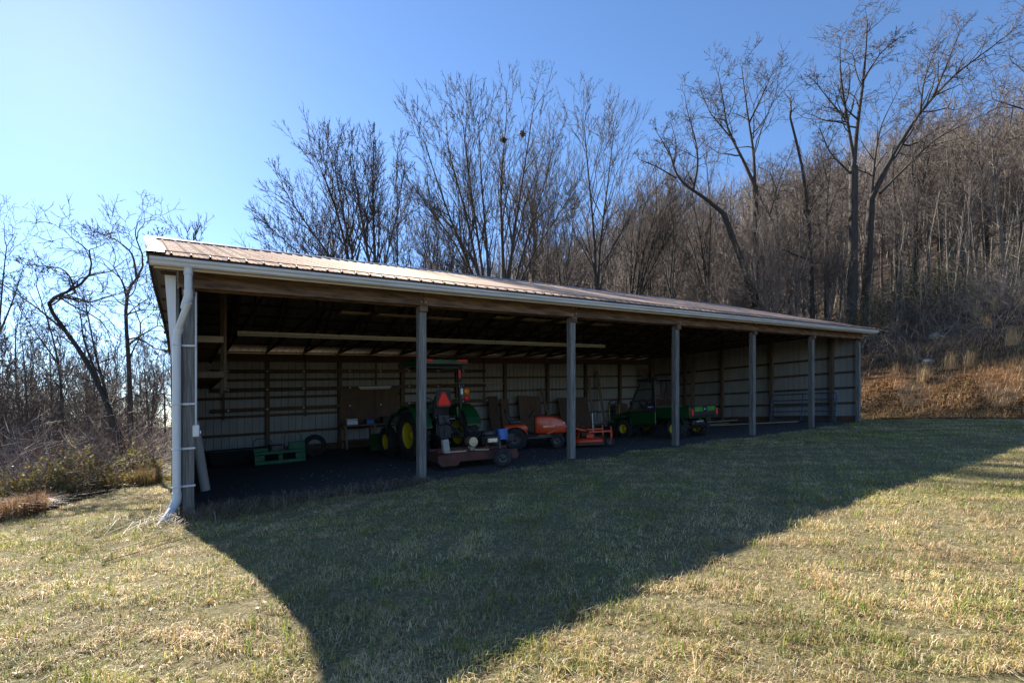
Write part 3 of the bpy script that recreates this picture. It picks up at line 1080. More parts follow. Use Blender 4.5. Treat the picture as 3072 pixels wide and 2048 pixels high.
# ------------------------------------------------------------------ pull-behind rough mower
mx_, my_ = 5.25, 1.05
mw = thing('tow_mower', 'rusty red pull-behind mower with engine, log and caster wheel, behind first inner post', 'mower', (mx_, my_, fz(mx_, my_)), R(-8), None, True)
dk = MB()
dk.loft([[(-.85 * k_, y, .15), (.85 * k_, y, .15), (.85 * k_, y, .25), (.72 * k_, y, .33), (-.72 * k_, y, .33), (-.85 * k_, y, .25)] for (y, k_) in ((-.60, .86), (-.52, .97), (-.3, 1), (.4, 1), (.5, .9))], smooth=False)
dko = dk.build('deck', RUSTRED, mw)
MB().prism([(-.90, .30), (-.90, .16), (-.80, .08), (-.5, .08), (-.40, .20), (-.42, .30)], 'Y', -.66, -.604).build('side_skid', RUSTRED, mw)
MB().prism([(.45, .32), (.45, .20), (.85, .10), (.92, .18), (.88, .32)], 'Y', -.66, -.604).build('side_skid', RUSTRED, mw)
MB().tube([(-.8, -.3, .36), (.8, -.3, .36)], .035, 4, smooth=False).build('cross_bar', RUSTRED, mw)
MB().tube([(-.8, .25, .36), (.8, .25, .36)], .035, 4, smooth=False).build('cross_bar', RUSTRED, mw)
en = MB()
en.cbox((.28, -.2, .40), (.72, .18, .60), .03)
en.lathe([(.60, .001), (.60, .17), (.66, .19), (.72, .16), (.74, .001)], (.5, 0, 0), 'Z', 20)
for k in range(7):
    en.cbox((.30 + .0, -.27, .44 + k * .022), (.62, -.2, .452 + k * .022), .003)
eno = en.build('engine', STEEL, mw)
MB().cbox((.34, -.36, .46), (.58, -.28, .58), .02).build('muffler', CHROME, eno)
MB().loft([rect_ring((.85, .05, z), .12, .15, .05, 'Z') for z in (.50, .55, .70, .74)]).build('fuel_tank', BLUE, eno)
MB().cbox((.98, .12, .42), (1.22, .36, .62), .015).build('battery', BLACK, eno)
MB().tube([(.4, -.1, .33), (.4, -.1, .42)], .08, 12).build('engine_mount', STEEL, eno)
ng = MB()
ng.tube([(.7, .3, .34), (1.35, .9, .42), (1.9, 1.3, .42)], .035, 4, smooth=False)
ng.tube([(.9, -.2, .36), (1.6, .95, .44)], .018, 6)
ng.build('tow_tongue', RUSTRED, mw)
# front caster: fork, wheel
cf = MB()
cf.tube([(.42, -.78, .86 - .36), (.42, -.80, .36)], .035, 8)
cf.tube([(.38, -.80, .38), (.30, -1.05, .20)], .022, 6)
cf.tube([(.50, -.80, .38), (.42, -1.05, .20)], .022, 6)
cf.tube([(.42, -.3, .42), (.42, -.78, .44)], .035, 4, smooth=False)
cf.build('caster_fork', STEEL, mw)
cw = MB()
cw.lathe([(-.035, .10), (-.045, .15), (-.03, .185), (0, .19), (.03, .185), (.045, .15), (.035, .10)], (0, 0, 0), 'X', 28)
cwo = cw.build('caster_tyre', RUBBER, mw)
ch_ = MB()
ch_.lathe([(-.03, .105), (-.015, .09), (-.012, .04), (-.04, .035), (-.04, .001)], (0, 0, 0), 'X', 20)
ch_.lathe([(.03, .105), (.015, .09), (.012, .04), (.04, .035), (.04, .001)], (0, 0, 0), 'X', 20)
cho = ch_.build('caster_hub', STEEL, mw)
for o in (cwo, cho):
    o.matrix_local = Matrix.Translation((.36, -1.06, .195)) @ Matrix.Rotation(R(62), 4, 'Z')
wheel(mw, (-.72, .72, .2), .2, .12, .1, rim_mat=STEEL, side=-1)
wheel(mw, (.75, .72, .2), .2, .12, .1, rim_mat=STEEL, side=1)


def on_mower(lx, ly, lz):
    return mw.matrix_world @ Vector((lx, ly, lz))


# log, blocks and boards lying on the mower
lg = thing('log', 'short round log with pale cut end resting on the mower deck', 'log', on_mower(-.02, -.25, .52), R(-8))
MB().lathe([(-.16, .10), (-.15, .112), (.14, .108), (.16, .10)], (0, 0, .0), 'Y', 18).build('bark', BARK_LOG, lg)
MB().lathe([(-.163, .001), (-.163, .05), (-.160, .052), (-.162, .098), (-.158, .10)], (0, 0, 0), 'Y', 18).build('cut_face', CUT, lg)
MB().lathe([(.163, .001), (.160, .1)], (0, 0, 0), 'Y', 18).build('cut_face', CUT, lg)
o = MB().cbox((-.07, -.05, 0), (.07, .05, .28), .008).build('concrete_block', BLOCK, None)
o.matrix_world = Matrix.Translation(on_mower(-.62, -.35, .335)) @ Matrix.Rotation(R(-8), 4, 'Y')
tag(o, 'pale block standing on the left of the mower deck', 'block')
o = MB().cbox((-.06, -.06, 0), (.06, .06, .10), .006).build('concrete_block', BLOCK, None)
o.matrix_world = Matrix.Translation(on_mower(-.02, -.27, .335))
tag(o, 'small grey block under the log on the mower', 'block')
o = MB().cbox((-.24, -.045, 0), (.24, .045, .03), .004).build('short_board', TAN, None)
o.matrix_world = Matrix.Translation(on_mower(-.48, -.5, .338)) @ Matrix.Rotation(R(-10), 4, 'Z') @ Matrix.Rotation(R(-3), 4, 'Y')
tag(o, 'short weathered board lying on the left of the mower deck', 'board')
o = MB().cbox((-.17, -.045, 0), (.17, .045, .03), .004).build('short_board', TAN, None)
o.matrix_world = Matrix.Translation(on_mower(.10, -.52, .338)) @ Matrix.Rotation(R(-4), 4, 'Z')
tag(o, 'shorter weathered board lying below the log on the mower', 'board')

# ------------------------------------------------------------------ orange tractor with finish mower in front (local +Y = forward)
ox, oy = 8.05, 3.30
orz = math.atan2(-1.55, 2.3) - R(90)
ot = thing('orange_tractor', 'small orange garden tractor with black seat, facing right towards the yard', 'tractor', (ox, oy, fz(ox, oy)), orz, None, True)
for s in (-1, 1):
    wheel(ot, (s * .42, 0, .31), .31, .22, .17, lugs=16, side=s, rim_mat=STEEL)
    wheel(ot, (s * .40, 1.18, .21), .21, .15, .11, side=s, rim_mat=STEEL)
    fd = MB()
    rings = []
    for a_ in np.linspace(R(-75), R(70), 9):
        cy, cz = math.sin(a_) * .37, .31 + math.cos(a_) * .37
        rings.append([(s * .26, cy, cz - .02), (s * .56, cy, cz - .02), (s * .56, cy, cz + .012), (s * .26, cy, cz + .02)])
    fd.loft(rings, smooth=False)
    fd.build('fender', ORANGE, ot)
MB().loft([rect_ring((0, y, z), hw, hh, .06, 'Y') for (y, z, hw, hh) in ((-.34, .56, .27, .10), (-.28, .60, .29, .13), (.30, .60, .29, .12), (.36, .56, .26, .08))]).build('seat_platform', ORANGE, ot)
hd = MB()
hd.loft([rect_ring((0, y, z), hw, hh, .07, 'Y', 4) for (y, z, hw, hh) in ((.58, .66, .21, .23), (.66, .68, .25, .27), (1.1, .66, .25, .25), (1.36, .60, .23, .20), (1.46, .55, .19, .14))])
hdo = hd.build('hood', ORANGE, ot)
for s in (-1, 1):
    MB().loft([rect_ring((s * .16, y, .70), .055, .035, .03, 'Y', 4) for y in (1.34, 1.425)]).build('headlight', LAMPW, hdo)
    for dz in (0, .035):
        MB().cbox((s * .252, .80, .60 + dz), (s * .258, 1.15, .612 + dz), .002).build('hood_stripe', CHROME, hdo)
MB().cbox((-.12, 1.455, .46), (.12, 1.47, .60), .01).build('grille', BLACK, hdo)
MB().cbox((-.17, -.2, .26), (.17, 1.35, .42), .03).build('frame', STEEL, ot)
MB().cbox((-.40, .32, .36), (.40, .64, .385), .01).build('foot_deck', BLACK, ot)
ss = MB()
ss.loft([rect_ring((0, y, z), hw, hh, .05, 'Z') for (y, z, hw, hh) in ((.02, .73, .20, .20), (.02, .80, .22, .21), (.02, .84, .20, .19))])
ss.loft([rect_ring((0, y, z), hw, .045, .035, 'Z') for (y, z, hw) in ((-.16, .82, .19), (-.22, 1.0, .20), (-.25, 1.12, .17), (-.26, 1.17, .12))])
ss.build('seat', BLACK, ot)
sw = MB()
sw.tube([(.16 * math.cos(a_), .50 + .08 * math.sin(a_), 1.02 + .13 * math.sin(a_)) for a_ in np.linspace(0, 2 * math.pi, 19)], .013, 6, False)
sw.tube([(0, .50, 1.02), (0, .62, .82)], .02, 6)
sw.build('steering_wheel', BLACK, ot)
MB().cbox((-.2, .56, .45), (.2, .62, .93), .02).build('dashboard', BLACK, ot)
lk = MB()
for s in (-1, 1):
    lk.tube([(s * .28, .9, .42), (s * .30, 1.45, .60), (s * .30, 2.1, .42)], .028, 4, smooth=False)
lk.build('mower_lift_arms', ORANGE, ot)
# finish mower attached in front, casters ahead
om = thing('finish_mower', 'orange finish mower deck with front caster wheels beside second inner post', 'mower', ot.matrix_world @ Vector((0, 2.05, .0)), orz, None, True)
MB().loft([rect_ring((0, 0, z), hw, hh, .18, 'Z', 4) for (z, hw, hh) in ((.09, .70, .42), (.20, .70, .42), (.235, .66, .38), (.245, .5, .3))]).build('deck', ORANGE, om)
MB().loft([rect_ring((0, 0, z), hw, hh, .18, 'Z', 4) for (z, hw, hh) in ((.07, .735, .45), (.15, .735, .45), (.152, .70, .42))]).build('deck_skirt', RUSTRED, om)
MB().cbox((-.78, -.03, .40), (.78, .05, .46), .008).build('top_beam', ORANGE, om)
for s in (-1, 1):
    MB().cbox((s * .62 - .09, -.1, .25), (s * .62 + .09, .12, .38), .02).build('blade_cover', ORANGE, om)
    fr = MB()
    fr.tube([(s * .66, .02, .43), (s * .66, .62, .43)], .032, 4, smooth=False)
    fr.tube([(s * .66, .60, .46), (s * .66, .60, .26)], .035, 10)
    fr.tube([(s * .66 - .05, .60, .27), (s * .66 - .05, .56, .12)], .014, 4)
    fr.tube([(s * .66 + .05, .60, .27), (s * .66 + .05, .56, .12)], .014, 4)
    fr.tube([(s * .66, .60, .46), (s * .66, .60, .56)], .02, 8)
    fr.build('caster_arm', ORANGE, om)
    wheel(om, (s * .66, .56, .135), .13, .075, .07, rim_mat=STEEL, side=s)
    wheel(om, (s * .60, -.5, .11), .11, .07, .05, rim_mat=STEEL, side=s)
MB().cbox((-.12, -.15, .25), (.12, .15, .42), .02).build('gearbox', STEEL, om)
MB().tube([(-.35, -.3, .25), (0, -.1, .62), (.35, -.3, .25)], .022, 6).build('hitch_frame', ORANGE, om)

# ------------------------------------------------------------------ green utility vehicle (local +Y = forward, origin under the rear axle)
ux, uy = 13.3, 1.35
ut = thing('utility_vehicle', 'dark green utility vehicle with black cab and cargo box, nose inwards', 'vehicle', (ux, uy, fz(ux, uy)), R(4), None, True)
for s in (-1, 1):
    wheel(ut, (s * .62, 0, .31), .31, .26, .16, lugs=14, side=s)
    wheel(ut, (s * .62, 2.0, .30), .30, .22, .15, lugs=14, side=s)
MB().cbox((-.55, -.25, .34), (.55, 2.3, .44), .02).build('chassis', STEEL, ut)
cb = MB()
cb.cbox((-.70, -.58, .66), (.70, -.54, .98), .01)
cb.cbox((-.70, -.54, .66), (-.66, .62, .98), .01)
cb.cbox((.66, -.54, .66), (.70, .62, .98), .01)
cb.cbox((-.66, .58, .66), (.66, .62, 1.02), .01)
cb.cbox((-.66, -.54, .62), (.66, .58, .66), .01)
cbo = cb.build('cargo_box', GREEN, ut)
tg = MB().cbox((-.66, -.625, .68), (.66, -.585, 1.0), .012).build('tailgate', BLACK, ut)
for (x0, x1) in ((-.56, -.12), (.12, .54)):
    MB().prism([(x0, .82), (x1, .82), (x1 - .03, .955), (x0 + .0, .955)], 'Y', -.640, -.628).build('tailgate_panel', GREEN_L, tg)
MB().lathe([(-.645, .001), (-.645, .03), (-.63, .034)], (0, 0, .88), 'Y', 12).build('latch', CHROME, tg)
MB().prism([(.40, .905), (.46, .90), (.48, .915), (.44, .93)], 'Y', -.646, -.642).build('emblem', YELLOW, tg)
MB().cbox((-.52, -.646, .855), (-.34, -.642, .868), .001).build('lettering_band', YELLOW, tg)
for s in (-1, 1):
    MB().cbox((s * .665 - .05, -.64, .70), (s * .665 + .05, -.60, .90), .01).build('tail_light', RED, ut)
    MB().cbox((s * .70 - .02, .66, .44), (s * .70 + .02, 1.72, .86), .02).build('side_panel', GREEN, ut)
    MB().loft([[(s * .50, y, z - .02), (s * .76, y, z - .02), (s * .76, y, z + .02), (s * .50, y, z + .02)] for (y, z) in ((1.62, .46), (1.66, .62), (1.8, .70), (2.15, .70), (2.35, .60), (2.4, .48))], smooth=False).build('front_fender', GREEN, ut)
    MB().loft([[(s * .48, y, z - .015), (s * .77, y, z - .015), (s * .77, y, z + .015), (s * .48, y, z + .015)] for (y, z) in ((-.38, .48), (-.3, .62), (.0, .66), (.3, .62), (.42, .46))], smooth=False).build('rear_mud_guard', BLACK, ut)
    cbp = MB()
    cbp.tube([(s * .64, .70, .85), (s * .60, .74, 1.86)], .03, 8)
    cbp.tube([(s * .66, 1.78, .88), (s * .58, 1.30, 1.86)], .03, 8)
    cbp.tube([(s * .60, .74, 1.86), (s * .58, 1.30, 1.86)], .03, 8)
    cbp.build('cab_pillar', BLACK, ut)
    MB().add([(s * .645, .76, .92), (s * .655, 1.72, .92), (s * .60, 1.32, 1.80), (s * .605, .77, 1.80)], [(0, 1, 2, 3)]).build('side_window', WINDOW, ut)
    MB().lathe([(0, .001), (0, .08), (.03, .085), (.06, .05)], (s * .78, 1.55, 1.16), 'X', 12).build('mirror', BLACK, ut)
MB().loft([rect_ring((0, y, z), hw, hh, .06, 'Y') for (y, z, hw, hh) in ((1.74, .72, .62, .16), (1.9, .74, .60, .15), (2.3, .68, .54, .14), (2.5, .60, .46, .10))]).build('front_hood', GREEN, ut)
for s in (-1, 1):
    MB().loft([rect_ring((s * .32, y, .64), .09, .045, .03, 'Y') for y in (2.42, 2.52)]).build('headlight', LAMPW, ut)
MB().loft([rect_ring((0, 1.0, z), hw, hh, .08, 'Z') for (z, hw, hh) in ((1.86, .66, .42), (1.90, .68, .44), (1.94, .62, .38))]).build('cab_roof', BLACK, ut)
MB().add([(-.58, .73, 1.05), (.58, .73, 1.05), (.56, .75, 1.82), (-.56, .75, 1.82)], [(0, 1, 2, 3)]).build('rear_window', WINDOW, ut)
MB().cbox((-.60, .685, .66), (.60, .72, 1.05), .01).build('cab_back_panel', BLACK, ut)
MB().cbox((-.715, .745, .985), (-.700, .98, 1.05), .002).build('door_sticker', BLUE, ut)
MB().cbox((-.718, .79, 1.005), (-.7155, .93, 1.022), .0005).build('sticker_band', WHITE, ut)
sts = MB()
for s in (-1, 1):
    sts.loft([rect_ring((s * .3, 1.0, z), .22, .2, .05, 'Z') for z in (.70, .78, .82)])
    sts.loft([rect_ring((s * .3, y, z), .2, .05, .03, 'Z') for (y, z) in ((.84, .8), (.80, 1.1), (.78, 1.28))])
sts.build('seat', BLACK, ut)
sw = MB()
sw.tube([(-.3 + .16 * math.cos(a_), 1.5 + .06 * math.sin(a_), 1.12 + .15 * math.sin(a_)) for a_ in np.linspace(0, 2 * math.pi, 17)], .013, 6, False)
sw.build('steering_wheel', BLACK, ut)
hx = MB()
hx.cbox((-.3, -.42, .40), (.3, -.25, .56), .02)
hx.tube([(-.5, 0, .31), (.5, 0, .31)], .05, 8)
hx.tube([(0, -.40, .36), (0, -.70, .36)], .03, 6)
hx.tube([(-.1, -.45, .50), (-.05, -.47, .60), (.05, -.47, .55)], .03, 6)
hx.build('rear_axle', STEEL, ut)
MB().tube([(-.28, -.46, .50), (.1, -.46, .50)], .05, 10).build('muffler', CHROME, ut)

# ------------------------------------------------------------------ blue tube gate leaning on the end wall
gt = thing('tube_gate', 'blue metal tube gate leaning against the white end wall', 'gate', (21.42, 0, 0), 0)
gm = Matrix.Rotation(R(9), 4, 'Y')


def gpt(y, h):
    v = gm @ Vector((0, y, h))
    return (v.x, v.y, v.z + SLOPE * 21.42 + .12)


fr = MB()
fr.tube([gpt(.60, .0), gpt(.60, 1.08), gpt(.62, 1.14), gpt(.68, 1.18), gpt(3.1, 1.18), gpt(3.17, 1.14), gpt(3.2, 1.08), gpt(3.2, .0)], .024, 8)
fro = fr.build('gate_frame', BLUE_GATE, gt)
for h in (.06, .24, .44, .66, .92):
    MB().tube([gpt(.60, h), gpt(3.2, h)], .020, 8).build('gate_rail', BLUE_GATE, gt)
MB().tube([gpt(1.9, .04), gpt(1.9, 1.17)], .018, 6).build('gate_brace', BLUE_GATE, gt)
gt.location = (21.42, 0, 0)

# ------------------------------------------------------------------ green implement frame at left, boxes, bench, hand truck, lumber on the floor
ix, iy = 2.25, 6.3
im = thing('implement_frame', 'green steel implement frame with wire hoops on the gravel at left', 'implement', (ix, iy, fz(ix, iy)), R(3), None, True)
fm = MB()
for (a_, b_) in (((-.66, 0, 0), (.66, .06, .10)), ((-.66, 0, .27), (.66, .06, .36)), ((-.66, 0, .10), (-.40, .06, .27)), ((-.06, 0, .10), (.06, .06, .27)), ((.38, 0, .10), (.66, .06, .27)),
                 ((-.66, 0, .36), (-.30, .06, .46)), ((.22, 0, .36), (.66, .06, .58))):
    fm.cbox(a_, b_, .015)
fm.build('front_plate', GREEN_OLD, im)
for (x0, x1, h) in ((-.66, -.2, .72), (.12, .56, .84)):
    MB().tube([(x0, .03, .35), (x0, .03, h - .1), (x0 + .08, .03, h), (x1 - .08, .03, h), (x1, .03, h - .1), (x1, .03, .35)], .011, 6, False).build('hoop', STEEL, im)
MB().cbox((-.25, .07, .30), (.12, .4, .52), .03).build('gearbox', STEEL, im)
for s in (-1, 1):
    MB().cbox((s * .6 - .04, .06, .02), (s * .6 + .04, .7, .12), .01).build('side_arm', GREEN_OLD, im)
t = thing('storage_trough', 'low black trough on the gravel left of the green implement', 'trough', (1.35, 8.0, fz(1.35, 8)), R(2), None, True)
MB().loft([rect_ring((0, 0, z), hw, hh, .1, 'Z', 4) for (z, hw, hh) in ((0, .72, .3), (.05, .75, .33), (.40, .80, .38), (.43, .82, .40), (.43, .78, .36), (.38, .76, .34), (.08, .7, .28))]).build('shell', BLACK, t)
MB().tube([(-.8, 0, .3), (-.9, 0, .36), (-.8, 0, .42)], .02, 6).build('handle', BLACK, t)
t = thing('spare_tyre', 'black tyre standing at right behind the green implement', 'tyre', (3.35, 7.3, fz(3.35, 7.3) + .34), R(75))
MB().lathe([(-.1, .2), (-.12, .27), (-.09, .33), (0, .34), (.09, .33), (.12, .27), (.1, .2), (0, .19), (-.1, .2)], (0, 0, 0), 'X', 26).build('tyre', RUBBER, t)
wb = thing('work_bench', 'long wooden work bench under the dark wall panel', 'bench', (5.9, 9.55, fz(5.9, 9.55)), 0, None, True)
MB().cbox((-1.15, -.35, .80), (1.15, .30, .85), .008).build('bench_top', LUMBER, wb)
MB().cbox((-1.1, -.3, .28), (1.1, .25, .31), .008).build('lower_shelf', LUMBER, wb)
for sx in (-1.05, 0, 1.05):
    for sy in (-.28, .22):
        MB().cbox((sx - .045, sy - .045, 0), (sx + .045, sy + .045, .799), .006).build('leg', LUMBER, wb)
for k, (dx, w, h, mt, lab) in enumerate(((-.75, .4, .22, GALV, 'grey metal bin on the left of the work bench'), (-.1, .28, .18, BLUE, 'blue box in the middle of the work bench'), (.6, .45, .25, BLACK, 'black tool case on the right of the work bench'))):
    m_ = MB()
    m_.cbox((-w / 2, -.14, 0), (w / 2, .14, h * .75), .012)
    m_.cbox((-w / 2 - .01, -.15, h * .755), (w / 2 + .01, .15, h), .012)
    o = m_.build('storage_box', mt, None)
    o.matrix_world = wb.matrix_world @ Matrix.Translation((dx, 0, .852))
    tag(o, lab, 'box')
hx_, hy_ = 14.2, 5.4
ht = thing('hand_truck', 'black and yellow hand truck standing left of the utility vehicle', 'hand truck', (hx_, hy_, fz(hx_, hy_)), R(-35), None, True)
MB().tube([(-.2, 0, .2), (-.2, 0, 1.15), (-.16, -.06, 1.26), (0, -.1, 1.30), (.16, -.06, 1.26), (.2, 0, 1.15), (.2, 0, .2)], .024, 8).build('frame', BLACK, ht)
for s in (-1, 1):
    MB().cbox((s * .2 - .014, -.036, .45), (s * .2 + .014, -.027, 1.12), .003).build('yellow_band', YELLOW, ht)
    wheel(ht, (s * .25, .08, .13), .13, .06, .06, rim_mat=STEEL, side=s)
for h in (.4, .7, 1.0):
    MB().tube([(-.2, 0, h), (.2, 0, h)], .015, 6).build('cross_bar', BLACK, ht)
MB().cbox((-.22, -.28, .02), (.22, .02, .035), .004).build('toe_plate', STEEL, ht)
t = thing('trailer_jack', 'small grey trailer tongue with upright jack right of the second inner post', 'trailer', (12.2, 4.5, fz(12.2, 4.5)), R(-20), None, True)
MB().tube([(0, 0, .1), (0, 0, .85)], .035, 10).build('jack_post', GALV, t)
MB().tube([(0, 0, .83), (.12, 0, .83), (.12, 0, .90)], .012, 6).build('jack_handle', GALV, t)
MB().tube([(.05, 0, .5), (1.3, .3, .52)], .05, 4, smooth=False).build('tongue', GALV, t)
wheel(t, (0, 0, .1), .1, .06, .05, rim_mat=STEEL, side=-1)
MB().cbox((1.2, -.5, .42), (2.2, .9, .60), .02).build('bed', BLACK, t)
for k, (x, y, L_, rz, lab) in enumerate(((19.6, 2.9, 3.6, -35, 'long grey plank lying on the ground before the end wall'), (18.9, 4.4, 2.9, -12, 'plank on top of the lumber heap by the end wall'),
                                         (18.6, 4.8, 3.0, -18, 'lower plank in the lumber heap by the end wall'), (18.2, 4.2, 2.4, -25, 'short plank at the front of the lumber heap'))):
    o = MB().cbox((-L_ / 2, -.11, 0), (L_ / 2, .11, .045), .005).build('plank', LUMBER, None)
    o.matrix_world = Matrix.Translation((x, y, fz(x, y) + .01 + (.13 if k == 1 else 0) + (.02 if k == 0 else 0))) @ Matrix.Rotation(-math.atan(SLOPE), 4, 'Y') @ Matrix.Rotation(R(rz), 4, 'Z')
    tag(o, lab, 'plank', 'planks lying by the end wall')

# ------------------------------------------------------------------ trees
def norm(v):
    return v / np.maximum(np.linalg.norm(v, axis=-1, keepdims=True), 1e-9)


def grow(p0, d0, L, r0, nseg, rng, wander=.15, up=.08, taper=.35):
    """grow n branches at once -> points (n,nseg+1,3), radii (n,nseg+1)"""
    n = len(p0)
    P = np.zeros((n, nseg + 1, 3))
    P[:, 0] = p0
    d = d0.copy()
    step = (np.asarray(L) / nseg)[:, None]
    for i in range(nseg):
        d = norm(d + rng.normal(0, wander, (n, 3)) + np.array([0, 0, up]))
        P[:, i + 1] = P[:, i] + d * step
    t = np.linspace(0, 1, nseg + 1)[None, :]
    rad = np.asarray(r0)[:, None] * (1 - t * (1 - taper))
    return P, rad


def spawn(P, rad, Lp, m, rng, ang=(35, 60), t0=.25, t1=.98, lr=.5, rr=.55, flat=.0, tipgain=.35):
    """m children per branch"""
    n, s1, _ = P.shape
    t = np.sort(rng.uniform(t0, t1, (n, m)), 1)
    f = t * (s1 - 1)
    i = np.minimum(f.astype(int), s1 - 2)
    w = (f - i)[..., None]
    rows_ = np.arange(n)[:, None]
    pos = P[rows_, i] * (1 - w) + P[rows_, i + 1] * w
    tan = norm(P[rows_, i + 1] - P[rows_, i])
    rr_ = (rad[rows_, i] * (1 - w[..., 0]) + rad[rows_, i + 1] * w[..., 0])
    rv = rng.normal(0, 1, (n, m, 3))
    rv[..., 2] *= (1 - flat)
    per = norm(np.cross(tan, rv))
    a_ = np.radians(rng.uniform(ang[0], ang[1], (n, m)))[..., None]
    d = norm(tan * np.cos(a_) + per * np.sin(a_))
    L = np.asarray(Lp)[:, None] * lr * rng.uniform(.65, 1.25, (n, m)) * (1 - tipgain * t)
    r = np.minimum(rr_ * rr, rr_ * .9) * rng.uniform(.8, 1.1, (n, m))
    return pos.reshape(-1, 3), d.reshape(-1, 3), L.ravel(), r.ravel()


def tubes(P, rad, sides):
    """vectorised tubes -> verts, quads"""
    n, s1, _ = P.shape
    tan = np.zeros_like(P)
    tan[:, 1:-1] = P[:, 2:] - P[:, :-2]
    tan[:, 0] = P[:, 1] - P[:, 0]
    tan[:, -1] = P[:, -1] - P[:, -2]
    tan = norm(tan)
    ref = np.where(np.abs(tan[:, :1, 2:3]) > .9, np.array([1., 0, 0]), np.array([0, 0, 1.]))
    u = norm(np.cross(tan, np.broadcast_to(ref, tan.shape)))
    v = np.cross(tan, u)
    a_ = np.arange(sides) * 2 * math.pi / sides
    ring = (P[:, :, None] + rad[:, :, None, None] * (u[:, :, None] * np.cos(a_)[None, None, :, None] + v[:, :, None] * np.sin(a_)[None, None, :, None]))
    V = ring.reshape(-1, 3)
    b_ = np.arange(n)[:, None, None] * (s1 * sides) + np.arange(s1 - 1)[None, :, None] * sides
    k = np.arange(sides)[None, None, :]
    k2 = (k + 1) % sides
    Q = np.stack([b_ + k, b_ + k2, b_ + sides + k2, b_ + sides + k], -1).reshape(-1, 4)
    return V, Q


def join(parts):
    V, F, o = [], [], 0
    for v, q in parts:
        V.append(v)
        F.append(q + o)
        o += len(v)
    return np.concatenate(V), np.concatenate(F)


def cones(p, d, L, r):
    """thin three-sided twigs ending in a point"""
    n_ = len(p)
    ref = np.where(np.abs(d[:, 2:3]) > .9, np.array([1., 0, 0]), np.array([0, 0, 1.]))
    u = norm(np.cross(d, ref))
    v = np.cross(d, u)
    r = np.asarray(r)[:, None]
    b_ = [p + r * (u * math.cos(a_) + v * math.sin(a_)) for a_ in (0, 2.094, 4.189)]
    V = np.stack(b_ + [p + d * np.asarray(L)[:, None]], 1).reshape(-1, 3)
    F = (np.arange(n_)[:, None, None] * 4 + np.array([(0, 1, 3), (1, 2, 3), (2, 0, 3)])[None]).reshape(-1, 3)
    return V, F


def fork_crown(P, rad, Lp, rng, first=9, levels=3, ang0=(18, 42), angf=(10, 30), lat=1, ratio=.78, up=.05, wander=.1, l0=.36, twigs=4, fine=2, rmin=.008, t0=.25, tl=.5, fs=1.0):
    """laterals along the limbs, then repeated forking, then twigs. Returns (big tubes, small tubes, cones)"""
    big, small, con = [], [], []
    p, d, L, r = spawn(P, rad, Lp, first, rng, ang0, t0, .97, l0, .6, tipgain=.70)
    e = P[:, -1]
    dt = norm(P[:, -1] - P[:, -2])
    for s in (-1, 1):
        per = norm(np.cross(dt, rng.normal(0, 1, dt.shape)))
        a_ = np.radians(rng.uniform(angf[0], angf[1], len(e)))[:, None]
        p = np.concatenate([p, e])
        d = np.concatenate([d, norm(dt * np.cos(a_) + per * np.sin(a_))])
        L = np.concatenate([L, Lp * l0 * .34 * rng.uniform(.8, 1.1, len(e))])
        r = np.concatenate([r, rad[:, -1] * .9])
    segs = (5, 4, 3, 2, 2)
    last = []
    for lv in range(levels):
        r = np.maximum(r, rmin)
        Pb, rb = grow(p, d, L, r, segs[lv], rng, wander, up, .6)
        (big if lv == 0 else small).append(tubes(Pb, rb, 4 if lv == 0 else 3))
        last.append((Pb, rb, L))
        if lv == levels - 1:
            break
        e = Pb[:, -1]
        dt = norm(Pb[:, -1] - Pb[:, -2])
        per = norm(np.cross(dt, rng.normal(0, 1, dt.shape)))
        ps, ds, Ls, rs = [], [], [], []
        for s in (-1, 1):
            a_ = np.radians(rng.uniform(angf[0], angf[1], len(e)))[:, None]
            ps.append(e)
            ds.append(norm(dt * np.cos(a_) + s * per * np.sin(a_)))
            Ls.append(L * ratio * rng.uniform(.7, 1.15, len(e)))
            rs.append(rb[:, -1] * .82)
        q = spawn(Pb, rb, L, lat, rng, (ang0[0] + 6, ang0[1] + 12), .2, .85, tl, .6)
        p = np.concatenate(ps + [q[0]])
        d = np.concatenate(ds + [q[1]])
        L = np.concatenate(Ls + [q[2]])
        r = np.concatenate(rs + [q[3]])
    for (Pb, rb, Lb) in last[-2:]:
        p, d, L, r = spawn(Pb, rb, Lb, twigs, rng, (20, 50), .15, .99, .55 * fs, .6, tipgain=.2)
        d = norm(d + np.array([0, 0, .12]))
        r = np.maximum(r, rmin * .62)
        con.append(cones(p, d, L, r))
        if fine:
            n_ = len(p)
            for _ in range(fine):
                t_ = rng.uniform(.25, .9, (n_, 1))
                dd = norm(d + rng.normal(0, .38, d.shape))
                con.append(cones(p + d * L[:, None] * t_, dd, L * rng.uniform(.3, .55, n_), r * .7))
    return big, small, con


